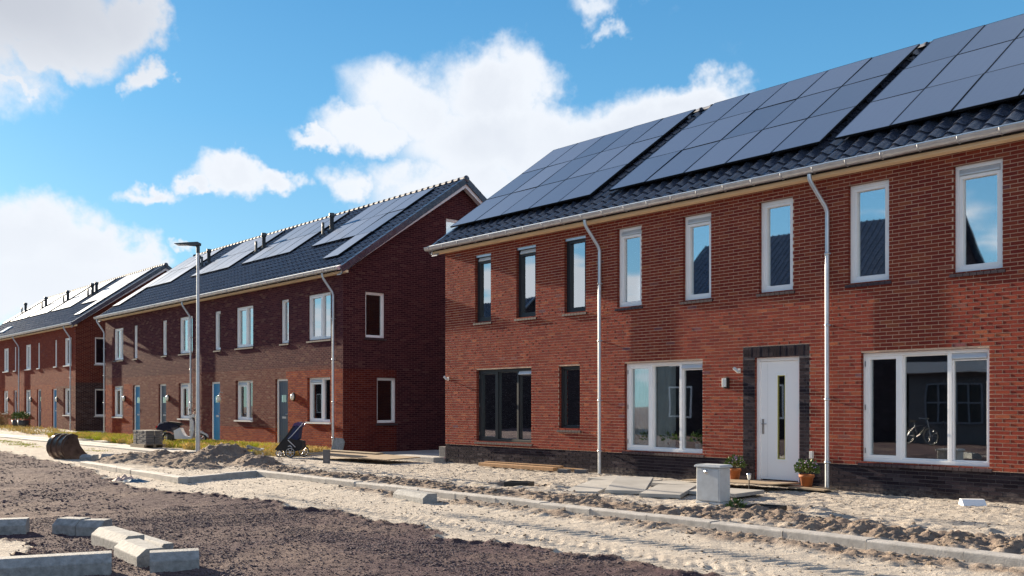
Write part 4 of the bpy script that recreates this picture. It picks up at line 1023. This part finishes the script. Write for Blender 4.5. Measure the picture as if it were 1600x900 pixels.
for X in (2.6, 3.75, 4.9, 7.6, 8.75):
    w = MB()
    for (a, c, e, d) in holes_grid(X, X + 1.0, .8, 2.35, [(X + .07, X + .47, .87, 1.55), (X + .53, X + .93, .87, 1.55), (X + .07, X + .47, 1.61, 2.28), (X + .53, X + .93, 1.61, 2.28)]): w.box(a, c, -21.2, -21.14, e, d)
    wo = w.build('window', 'bay_frame', bay); MB().box(X + .05, X + .95, -21.19, -21.18, .85, 2.3).build('glass', 'pit_black', wo)

# ------------------------------------------------------------------ kerbs
def kerb_mesh(L, w=.25, h=.22, ch=.04):
    b = MB(); b.prism([(0, 0), (w, 0), (w, h - ch * .0), (ch * 1.2, h), (0, h - ch)], 0, L - .008); return b
kerb = thing('kerb', '', 'kerb'); del kerb['label']; del kerb['category']; kerb['kind'] = 'structure'; kerb['label'] = 'line of pale concrete kerb stones across the sand'
kme = kerb_mesh(1.0, .20, .22, .012).mesh('kerb_stone', 'concrete_pale')
def kerb_run(parent, p0, p1, top):
    p0, p1 = Vector(p0), Vector(p1); d = (p1 - p0); n = round(d.length); L = d.length / n; a = math.atan2(d.y, d.x)
    for i in range(n):
        q = p0 + d * (i / n); o = link('kerb_stone', kme, parent)
        jx, jy, jz, jr = random.uniform(-.006, .006), random.uniform(-.008, .008), random.uniform(-.006, .006), random.uniform(-.008, .008)
        o.location = (q.x + jx, q.y + jy, top - .22 + jz); o.rotation_euler = (random.uniform(-.006, .006), 0, a - math.pi / 2 + jr); o.scale = (1, L, 1)
        bv = o.modifiers.new('bevel', 'BEVEL'); bv.width = .008; bv.segments = 2
kerb_run(kerb, (19.1, -5.95), (1.1, -5.95), .10)     # body lies on the street side
for o in list(kerb.children): pass
k2 = thing('kerb', '', 'kerb'); del k2['label']; del k2['category']; k2['kind'] = 'structure'; k2['label'] = 'kerb stones turning the corner of the parking bay'
kerb_run(k2, (2.05, -7.98), (-4.7, -7.75), .11); kerb_run(k2, (1.12, -5.72), (2.0, -7.85), .10)

# ------------------------------------------------------------------ loose kerb blocks in the foreground
blk = kerb_mesh(1.0, .25, .24, .07).mesh('kerb_block', 'concrete_block'); blks = kerb_mesh(.5, .25, .24, .07).mesh('kerb_block', 'concrete_block')
def block(x, y, rz, label, short=False, z=None, tilt=0.0, me=None, s=(1, 1, 1)):
    o = link('kerb_block', me or (blks if short else blk)); o.location = (x, y, (gh(x, y) - .065) if z is None else z); o.rotation_euler = (tilt, 0, rz); o.scale = s
    bv = o.modifiers.new('bevel', 'BEVEL'); bv.width = .008; bv.segments = 2
    o['label'] = label; o['category'] = 'kerb block'; o['group'] = 'loose concrete kerb blocks'
FB = dict()
def a_(dx, dy): return math.atan2(dy, dx) - math.pi / 2
block(11.44, -12.36, a_(-.25, -.77), 'long pale kerb block cut by the bottom edge, lower left', s=(1, 1.0, 1))
block(7.99, -12.19, a_(-.22, -.5), 'kerb block at the left edge above the sand patch', s=(1, 1, 1))
block(8.24, -11.97, a_(.27, .17), 'left half of the angled pair of short blocks alone on the gravel', True, s=(-1, .66, 1))
block(8.52, -11.79, a_(.24, .22), 'right half of the angled pair of short blocks alone on the gravel', True, s=(-1, .62, 1))
block(9.28, -11.86, a_(1, -.02), 'first of two bright kerb blocks end to end', s=(-1, .96, 1))
block(10.36, -11.98, a_(1, -.07), 'second of two bright kerb blocks, ends at the short block', s=(-1, .80, .96))
block(9.40, -11.61, a_(1, -.02), 'kerb block lying half hidden behind the two bright ones', s=(-.6, 1.25, .78))
block(11.54, -12.06, a_(.15, .40), 'short kerb block with a blue shaded face, foremost of the row', s=(-1, .43, 1))
block(7.25, -6.54, a_(1.0, -.12), 'pale kerb block lying on the sand beside the kerb line', z=-.08, s=(-1, 1.0, .9))
block(-7.2, -7.0, a_(1, .35), 'short kerb block beside the digger bucket', True, s=(-1, .95, .9))
block(-6.7, -6.6, a_(.5, .8), 'grey kerb block behind the start of the kerb line', z=-.04, s=(-1, .9, .9))

# ------------------------------------------------------------------ paths and slabs
path = thing('footpath', '', 'x'); del path['label']; del path['category']; path['kind'] = 'structure'; path['label'] = 'pale concrete slab path in front of the middle terrace'
sl_me = MB().box(0, 1.19, 0, .59, -.05, .045).mesh('path_slab', 'path_slab')
for i in range(46):
    for j in range(2):
        x = -9.0 - (i + 1) * 1.2; 
        if x < -52: continue
        o = link('path_slab', sl_me, path, loc=(x, -3.95 + j * .6, random.uniform(-.006, .006))); o.rotation_euler = (random.uniform(-.004, .004), random.uniform(-.003, .003), 0)
for X in (-9.4, -14.6, -19.8, -22.8, -35.0, -42.6):
    for j in range(4):
        o = link('path_slab', sl_me, path, loc=(X - .15, -2.7 + j * .62, .0 + (.2 if X < -30 and j > 1 else .03))); 
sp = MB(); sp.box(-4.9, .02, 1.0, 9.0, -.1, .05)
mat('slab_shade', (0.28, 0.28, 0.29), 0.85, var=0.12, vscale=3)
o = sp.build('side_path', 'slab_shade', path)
o = link('side_step', MB().box(-1.9, -.05, -.35, 1.0, -.1, .13).mesh('side_step', 'concrete_pale'), path, 0.01)
o = link('step_block', MB().box(-.34, -.06, .05, .3, .05, .40).mesh('step_block', 'concrete_dark'), path, 0.01)
for i, (x, y, w, l, rz, z, tx) in enumerate([(8.05, -3.0, .62, 1.9, .50, .04, .03), (8.75, -2.85, .66, 1.6, .62, .10, .07), (9.65, -2.9, .66, 1.5, .50, .05, .02), (7.4, -1.5, 1.2, .8, .05, .04, .0), (8.7, -1.35, 1.2, .8, .03, .05, -.02), (10.3, -2.3, 1.0, .9, .1, .05, 0)]):
    lab = ['grey paving slab leftmost of the loose group, tilted up', 'grey paving slab propped at an angle, second from the left', 'grey paving slab just left of the utility cabinet', 'paving slab lying flat behind the tilted ones', 'paving slab under the curtained window side of the group', 'paving slab between the cabinet and the door board'][i]
    o = link('paving_slab', MB().box(-w / 2, w / 2, -l / 2, l / 2, -.03, .03).mesh('paving_slab', 'path_slab'), None, 0.006, loc=(x + .3, y, gh(x, y) + z + .01), rot=(tx, random.uniform(-.03, .03), rz)); o['label'] = lab; o['category'] = 'slab'; o['group'] = 'loose paving slabs before the door'
lean = MB(); lean.prism([(-.21, 0), (.21, 0), (.21, .40), (.13, .50), (-.13, .50), (-.21, .40)], 0, .05)
o = lean.build('leaning_slab', 'concrete_block', None, 0.006, label='grey slab with cut corners leaning against the middle terrace corner', category='slab'); o.location = (-5.2, -.22, .02); o.rotation_euler = (-.25, .08, .35)
o = MB().box(-.09, .09, -.03, .03, 0, .38).build('marker_post', 'concrete_dark', None, 0.006, label='short grey post standing in the soil near the pram', category='post'); o.location = (-1.55, -2.65, gh(-1.55, -2.65) - .03); o.rotation_euler = (0, 0, .7)
o = MB().box(-1.75, 1.75, -.6, .6, -.012, .012).build('plywood_sheet', 'plywood', None, 0, label='large sheet of plywood lying in front of the gap between the terraces', category='board'); o.location = (-2.1, -1.3, .14); o.rotation_euler = (0.02, .015, .12)
o = MB().box(-1.0, 1.0, -.15, .15, -.02, .02).build('wood_plank', 'pallet_wood', None, 0, label='narrow grey plank lying on top of the plywood sheet', category='plank'); o.location = (-2.9, -1.0, .185); o.rotation_euler = (0.02, .015, .2)
bp = MB(); bp.box(-.55, 1.35, -.45, .45, 0, .02); o = bp.build('door_board', 'plywood', None, 0, label='wooden board laid as a step below the white front door', category='board'); o.location = (9.4, -.75, .10); o.rotation_euler = (-.02, -.015, 0)
o = MB().box(-.85, .85, -.2, .2, 0, .025).build('door_board', 'plywood', None, 0, label='short dark board under the right end of the door step board', category='board'); o.location = (10.6, -.42, .06); o.rotation_euler = (0, .02, -.03)
for i, (x, y, L, z, lab, w) in enumerate([(3.55, -.62, 2.55, .02, 'front orange timber beam lying by the dark window', .16), (3.50, -.40, 2.55, .05, 'rear timber beam lying against the plinth', .10), (4.55, -.25, 1.5, .02, 'short end of timber sticking out behind the beams', .09)]):
    o = MB().box(-L / 2, L / 2, -w / 2, w / 2, 0, .075).build('timber_beam', 'plank', None, 0.004, label=lab, category='timber'); o.location = (x, y, gh(x, y) + z); o.rotation_euler = (0, 0, .02 + .02 * i); o['group'] = 'timber beams under the dark window'
for i, (x, y) in enumerate(((5.02, -.52), (5.35, -.32))):
    o = MB().box(-.14, .14, -.07, .07, 0, .08).build('brick_block', 'concrete_dark', None, 0.006, label=['grey block at the end of the timber beams', 'grey block nearest the downpipe by the timber'][i], category='block'); o.location = (x, y, gh(x, y)); o.rotation_euler = (0, 0, .1 + i * .3)
for i, (x, y, rz) in enumerate(((6.95, -3.55, .5), (12.3, -3.6, .2))):
    t = thing('drain_box', ['black drain box in the hollow left of the loose slabs', 'black drain box in the hollow right of the utility cabinet'][i], 'drain', (x, y, gh(x, y) + .05), rz)
    b = MB()
    for (a, c, e, d) in holes_grid(-.24, .24, -.17, .17, [(-.2, .2, -.13, .13)]): b.box(a, c, e, d, -.02, .12)
    b.build('box', 'pit_black', t, 0.004); MB().box(-.2, .2, -.13, .13, .02, .05).build('lid', 'pit_black', t)
# white foam wedge
o = MB().prism([(-.13, 0), (.16, 0), (.04, .09), (-.07, .09)], -.16, .16).build('foam_wedge', 'foam_white', None, 0.004, label='white foam wedge lying on the sand at the right', category='foam'); o.location = (13.95, -.75, gh(13.95, -.75)); o.rotation_euler = (0, 0, -.9)

# ------------------------------------------------------------------ utility cabinet
cb = thing('utility_cabinet', 'grey metal utility cabinet standing in the churned sand before the door', 'cabinet', (11.47, -3.72, -.02), .03)
MB().box(-.21, .21, -.14, .14, 0, .10).build('base', 'cabinet', cb, 0.006); MB().box(-.205, .205, -.135, .135, .105, .60).build('body', 'cabinet', cb, 0.008)
b = MB(); b.box(-.23, .23, -.16, .16, .605, .63); b.prism([(-.23, .63), (.23, .63), (.21, .645), (-.21, .645)], -.14, .14); b.build('lid', 'cabinet', cb, 0.004)
b = MB(); b.box(-.19, .19, -.144, -.136, .12, .575); dr = b.build('door', 'cabinet', cb, 0.003)
b = MB(); b.lathe([(0, .02), (.028, .02), (.032, .0)], 16, Matrix.Translation((-.02, -.144, .54)) @ Matrix.Rotation(math.pi / 2, 4, 'X')); b.build('lock', 'steel', dr)
b = MB(); leaf_ball(b, .33, .05, .01, .13, 110, .06, .3); b.build('weeds', 'leaf', None, label='tuft of weeds growing against the side of the utility cabinet', category='plant').location = (11.5, -3.7, 0)

# ------------------------------------------------------------------ flower pots by the door
for i, (x, y, z, s) in enumerate(((9.38, -.30, .10, .92), (10.95, -.38, .06, 1.0))):
    t = thing('flower_pot', ['terracotta pot of lilac flowers left of the white door', 'terracotta pot of lilac flowers right of the white door'][i], 'plant pot', (x, y, z), group='terracotta pots beside the door'); t.scale = (s, s, s)
    MB().lathe([(0, 0), (.085, 0), (.115, .18), (.132, .18), (.135, .225), (.118, .225), (.112, .19), (0, .185)], 24).build('pot', 'terracotta', t)
    b = MB(); leaf_ball(b, 0, 0, .30, .20, 420, .065, .5); b.build('foliage', 'leaf', t)
    b = MB()
    for _ in range(46):
        an, rr = random.uniform(0, 6.28), random.uniform(0, .19); c = Vector((rr * math.cos(an), rr * math.sin(an), .36 + random.uniform(0, .12) - rr * .25))
        b.lathe([(.004, .016), (.017, .012), (.004, -.002)], 6, Matrix.Translation(c) @ Matrix.Rotation(random.uniform(-.7, .7), 4, 'X'), False)
    b.build('flowers', 'petal', t, kind='stuff')
t = thing('garden_light', 'small solar garden light on a stake in front of the door board', 'garden light', (10.33, -1.2, gh(10.33, -1.2)))
MB().tube([(0, 0, -.05), (0, 0, .20)], .010, 8).build('stake', 'black_plastic', t); MB().lathe([(.018, .20), (.034, .25), (.034, .29)], 12).build('lens', 'lamp_glass', t); MB().lathe([(.042, .29), (.040, .31), (0, .32)], 12).build('cap', 'steel', t)

# ------------------------------------------------------------------ street lamp
t = thing('street_lamp', 'tall galvanised street lamp standing in the soil heaps', 'street lamp', (-6.05, -4.16, 0))
MB().tube([(0, 0, -.1), (0, 0, 1.2), (0, 0, 1.25), (0, 0, 5.85)], [.062, .060, .052, .038], 16).build('pole', 'galv_pole', t)
b = MB(); b.tube([(0, 0, 5.80), (0, 0, 6.0)], .052, 14); b.build('collar', 'vent_pipe', t)
hd = MB(); L = Vector((-.657, -.754, 0))
Tl = Matrix.Rotation(math.atan2(-.754, -.657), 4, 'Z')
hd.prism([(-.05, 6.01), (.05, 5.995), (.34, 6.02), (.64, 6.045), (.64, 6.055), (.34, 6.08), (-.02, 6.10), (-.06, 6.08)], -.11, .11, Tl); hd.build('lamp_head', 'vent_pipe', t, 0.01)
MB().box(.1, .58, -.09, .09, 6.015, 6.03, Tl).build('lamp_glass', 'lamp_glass', t)

# ------------------------------------------------------------------ pallet with paving stones
px0, py0 = -12.35, -3.35
pl = thing('pallet', 'wooden pallet under the grey paving stones on the path', 'pallet', (px0, py0, .05), .0)
for y in (-.02, .30, .62): MB().box(-1.3, .0, y, y + .08, .0, .09).build('bearer', 'pallet_wood', pl)
b = MB()
for i in range(8): b.box(-1.3 + i * .167, -1.3 + i * .167 + .13, -.02, .72, .09, .112)
b.build('deck_board', 'pallet_wood', pl)
st = thing('paver_stack', 'block of dark grey paving stones stacked on the pallet', 'pavers', (px0, py0, .162))
pm = MB().box(.008, .288, .008, .288, .004, .074).mesh('paver', 'concrete_dark')
for k in range(6):
    for i in range(4):
        for j in range(2):
            link('paver', pm, st, loc=(-1.24 + i * .299 + random.uniform(-.01, .01), .05 + j * .299 + random.uniform(-.008, .008), k * .08))

# ------------------------------------------------------------------ digger bucket
bk = thing('excavator_bucket', 'rusty dark excavator bucket lying on the sand at the left', 'digger bucket', (-7.80, -7.22, gh(-7.8, -7.22) - .02), 0); bk.scale = (.9, .9, .95)
right = Vector((.657, .754, 0)); awy = Vector((-.754, .657, 0)); ext = (-right * .78 + awy * .60)
Tb = Matrix(((right.x, ext.x, 0, 0), (right.y, ext.y, 0, 0), (0, 0, 1, 0), (0, 0, 0, 1)))
back = [(.36, .70), (.26, .72), (.12, .68), (.01, .56), (-.05, .40), (-.04, .24), (.04, .10), (.18, .02), (.40, -.02), (.82, .0)]
sidep = back + [(.84, .05), (.60, .26), (.48, .42), (.40, .66)]
def offset(pr, d):
    c = Vector((.35, .35)); return [((Vector(p) - c) * (1 + d) + c).to_tuple() for p in pr]
b = MB(); inner = offset(back, -.07); n = len(back)
for A_, B_ in ((back, inner),):
    vs = [(x, 0, z) for x, z in A_] + [(x, 1, z) for x, z in A_] + [(x, 0, z) for x, z in B_] + [(x, 1, z) for x, z in B_]
    vs = [Tb @ Vector(p) for p in vs]
    b.add(vs, [(i, i + 1, n + i + 1, n + i) for i in range(n - 1)] + [(2 * n + i, 3 * n + i, 3 * n + i + 1, 2 * n + i + 1) for i in range(n - 1)], True)
b.build('shell', 'bucket_steel', bk)
for y0_, y1_ in ((-.03, .0), (1.0, 1.03)): MB().prism(sidep, y0_, y1_, Tb).build('side_plate', 'bucket_steel', bk)
for y_ in (.02, .36, .70):
    rp = back[:9]; ro = offset(rp, .13); q = rp + ro[::-1]; rb = MB()
    rb.prism(q, y_, y_ + .03, Tb); rb.build('rib', 'bucket_steel', bk)
b = MB(); b.prism([(.20, .70), (.40, .66), (.42, .71), (.22, .77)], -.04, 1.04, Tb); b.build('cutting_edge', 'bucket_steel', bk, 0.004)
for y_ in (.02, .26, .50, .74, .95):
    MB().prism([(.80, -.01), (.80, .05), (1.02, .02), (1.04, -.005)], y_ - .05, y_ + .05, Tb).build('tooth', 'bucket_steel', bk, 0.006)
# ------------------------------------------------------------------ moped
mp = thing('moped', 'white and navy moped parked behind the lamp post', 'moped', (-14.4, -1.15, .06), math.atan2(-.754, -.657))
def wheel(parent, x, z, r, w, spokes=0, rimm='moped_silver', y=0.0, sw=0.006):
    o = thing_part('wheel', parent); T = Matrix.Translation((x, y, z))
    MB().torus(r - w / 2, w / 2, 32, 8, T).build('tyre', 'rubber', o)
    b = MB(); b.torus(r - w - .003, .009, 28, 6, T)
    for k in range(spokes or 5):
        a = 2 * math.pi * k / (spokes or 5); b.tube([(x, y, z), (x + (r - w) * math.cos(a), y, z + (r - w) * math.sin(a))], sw if spokes else .016, 6)
    b.tube([(x, y - .04, z), (x, y + .04, z)], .03, 10); b.build('rim', rimm, o); return o
# local +x = towards the rear (thing is turned half round), front at -x
wheel(mp, .62, .22, .22, .085); wheel(mp, -.62, .22, .22, .085)
MB().prism([(.95, .46), (.98, .60), (.86, .74), (.62, .80), (.25, .74), (.12, .60), (.10, .40), (.28, .38), (.42, .46), (.62, .50), (.82, .44)], -.14, .14).build('rear_body', 'moped_navy', mp, 0.04)
MB().prism([(.97, .60), (.90, .76), (.70, .84), (.55, .83), (.70, .74), (.86, .60)], -.12, .12).build('tail_fairing', 'moped_silver', mp, 0.03)
MB().prism([(.80, .80), (.55, .84), (.15, .80), (.02, .72), (.14, .68), (.60, .76)], -.12, .12).build('saddle', 'pram_black', mp, 0.03)
MB().prism([(.30, .20), (.34, .50), (.10, .62), (.02, .44), (-.08, .30), (-.30, .27), (-.30, .20)], -.15, .15).build('footboard', 'moped_white', mp, 0.025)
MB().prism([(-.28, .22), (-.34, .22), (-.42, .55), (-.38, .86), (-.30, 1.0), (-.22, .98), (-.28, .80), (-.30, .5)], -.17, .17).build('leg_shield', 'moped_white', mp, 0.03)
MB().prism([(-.40, .42), (-.62, .50), (-.86, .36), (-.90, .24), (-.80, .34), (-.62, .42), (-.45, .34)], -.06, .06).build('front_mudguard', 'moped_white', mp, 0.02)
MB().tube([(-.62, 0, .22), (-.46, 0, .55), (-.33, 0, 1.0)], .025, 8).build('fork', 'black_plastic', mp)
MB().prism([(-.42, .98), (-.40, 1.10), (-.28, 1.12), (-.22, 1.02)], -.09, .09).build('headlamp_cowl', 'moped_white', mp, 0.02)
hb = MB().tube([(-.20, -.32, 1.06), (-.30, -.12, 1.10), (-.30, .12, 1.10), (-.20, .32, 1.06)], .014, 8).build('handlebar', 'black_plastic', mp)
for s in (-1, 1):
    b = MB(); b.tube([(-.27, s * .2, 1.08), (-.30, s * .28, 1.24)], .007, 6); b.lathe([(0, -.012), (.05, -.01), (.05, .01), (0, .012)], 12, Matrix.Translation((-.30, s * .29, 1.27)) @ Matrix.Rotation(math.pi / 2, 4, 'Y')); b.build('mirror', 'black_plastic', mp)
MB().box(.92, 1.02, -.09, .09, .60, .68).build('tail_light', 'red_lens', mp, 0.01); MB().box(.97, 1.0, -.08, .08, .36, .52).build('number_plate', 'foam_white', mp, 0.003)
MB().box(.30, .60, -.10, .10, .16, .36).build('engine', 'black_plastic', mp, 0.03)

# ------------------------------------------------------------------ pram
pr = thing('pram', 'black pram with a navy seat standing on the grass by the middle terrace', 'pram', (-4.72, -1.95, gh(-4.72, -1.95)), math.atan2(.754, .657))
# local x to the right of the picture, y away from the camera
wheel(pr, .02, .15, .15, .03, 6, 'pram_rim', -.27, .008); wheel(pr, .30, .16, .16, .03, 6, 'pram_rim', .22, .008); wheel(pr, -.33, .11, .11, .03, 6, 'pram_rim', -.12, .008); wheel(pr, -.28, .11, .11, .03, 6, 'pram_rim', .12, .008)
b = MB()
for y in (-.24, .22):
    b.tube([(-.38, y * .6, .22), (.06, y, .62), (.32, y, .92), (.36, y * .9, .97)], .013, 8); b.tube([(-.33, y * .5, .12), (-.28, y * .6, .26), (.02, y, .34), (.16, y, .17)], .014, 8); b.tube([(-.05, y, .50), (.16, y, .30)], .012, 6)
b.tube([(.36, -.22, .97), (.38, 0, .985), (.36, .20, .97)], .016, 8); b.build('chassis', 'pram_rim', pr)
MB().prism([(-.40, .24), (-.30, .34), (-.12, .52), (.04, .54), (.35, .46), (.36, .30), (.28, .20), (.10, .17), (-.06, .20), (-.14, .15), (-.22, .22), (-.36, .18)], -.23, .23).build('basket', 'pram_black', pr, 0.03)
MB().prism([(-.10, .54), (.00, .66), (.10, .84), (.20, .96), (.30, .95), (.26, .74), (.24, .52), (.10, .48)], -.19, .19).build('seat', 'pram_navy', pr, 0.04)
MB().prism([(.06, .88), (.12, .98), (.24, 1.02), (.33, .96), (.30, .86), (.20, .92)], -.20, .20).build('hood', 'pram_purple', pr, 0.03)
MB().prism([(-.44, .24), (-.40, .20), (-.04, .54), (.12, .84), (.08, .90), (-.10, .64)], -.18, .18).build('apron', 'pram_black', pr, 0.02)
MB().tube([(-.02, -.205, .51), (.10, -.205, .45), (.33, -.205, .43)], .012, 6).build('trim', 'pram_rim', pr)

# ------------------------------------------------------------------ debris
t = thing('rubble_pile', 'small pile of broken slabs and rubble right of the big soil heap', 'rubble', (-6.348, -2.414, gh(-6.348, -2.414)), .6)
for i in range(9):
    s = random.uniform(.10, .24); m_ = ['concrete_block', 'foam_white', 'concrete_dark', 'concrete_pale'][i % 4]
    o = MB().box(-s, s, -s * .5, s * .5, -.025, .025).build('slab_fragment', m_, t, 0.005); o.location = (random.uniform(-.35, .35), random.uniform(-.3, .3), .05 + .025 * i); o.rotation_euler = (random.uniform(-.5, .5), random.uniform(-.5, .5), random.uniform(0, 3))
t = thing('rubble_pile', 'pinkish sack with a blue cloth dropped before the kerb corner', 'sack', (.95, -8.5, gh(.95, -8.5)), .7)
def cloth(w, l, h, seed, m_, name, par, loc):
    b = MB(); n = 12; rr = random.Random(seed); V = []
    for i in range(n + 1):
        for j in range(n + 1):
            u, v = i / n - .5, j / n - .5; e = max(0, 1 - (u * u + v * v) * 3.6)
            V.append((u * w, v * l, h * e * (.6 + .4 * math.sin(u * 17 + seed) * math.cos(v * 13)) + rr.uniform(-.008, .008)))
    b.add(V, [(i * (n + 1) + j, (i + 1) * (n + 1) + j, (i + 1) * (n + 1) + j + 1, i * (n + 1) + j + 1) for i in range(n) for j in range(n)], True)
    o = b.build(name, m_, par); o.location = loc
cloth(.5, .4, .14, 2, 'sack_pink', 'sack', t, (-.18, .1, 0)); cloth(.55, .35, .08, 5, 'tarp_blue', 'cloth', t, (.15, -.1, 0))
# planters and dry shrub by the far terrace
for i, (x, y) in enumerate(((-39.1, -.7), (-37.9, -.7))):
    t = thing('planter', ['dark round planter with a clipped shrub, left of the pair by the far terrace', 'dark planter with a low shrub, right of the pair by the far terrace'][i], 'planter', (x, y, .2), group='planters by the far terrace')
    MB().lathe([(0, 0), (.24, 0), (.30, .45), (.26, .45), (.25, .4), (0, .4)], 18).build('pot', 'pot_dark', t)
    b = MB(); leaf_ball(b, 0, 0, .62, .34, 420, .09); b.build('foliage', 'leaf', t)
sh = MB()
for _ in range(420):
    x, y = random.gauss(0, .5), random.gauss(0, .3); a = random.uniform(0, 6.28); l = random.uniform(.4, 1.1); e = Vector((x + math.cos(a) * l * .35, y + math.sin(a) * l * .35, l)); q = Vector((math.cos(a + 1.57), math.sin(a + 1.57), 0)) * .012
    sh.add([Vector((x, y, 0)) - q, Vector((x, y, 0)) + q, e], [(0, 1, 2)])
    if random.random() < .7: leaf_ball(sh, e.x, e.y, e.z * .8, .09, 3, .07)
o = sh.build('dry_shrub', 'leaf_dry', None, label='dry straw coloured shrub at the left edge by the far terrace', category='shrub'); o.location = (-42.6, -1.0, .2)
# bicycle opposite, mirrored in the big window
bc = thing('bicycle', 'bicycle parked across the street, mirrored in the big white window', 'bicycle', (2.9, -20.0, 0), .15)
for x in (-.52, .52): wheel(bc, x, .34, .34, .04, 12, 'steel')
b = MB(); b.tube([(-.52, 0, .34), (-.05, 0, .32), (-.2, 0, .85)], .016); b.tube([(-.52, 0, .34), (-.18, 0, .72), (.38, 0, .80), (-.05, 0, .32)], .016); b.tube([(.52, 0, .34), (.36, 0, .95)], .016); b.build('frame', 'steel', bc)
b = MB(); b.tube([(.2, -.28, 1.02), (.36, -.1, 1.0), (.36, .1, 1.0), (.2, .28, 1.02)], .013); b.build('handlebar', 'steel', bc); MB().prism([(-.32, .86), (-.05, .88), (-.1, .93), (-.34, .93)], -.08, .08).build('saddle', 'rubber', bc, 0.02)
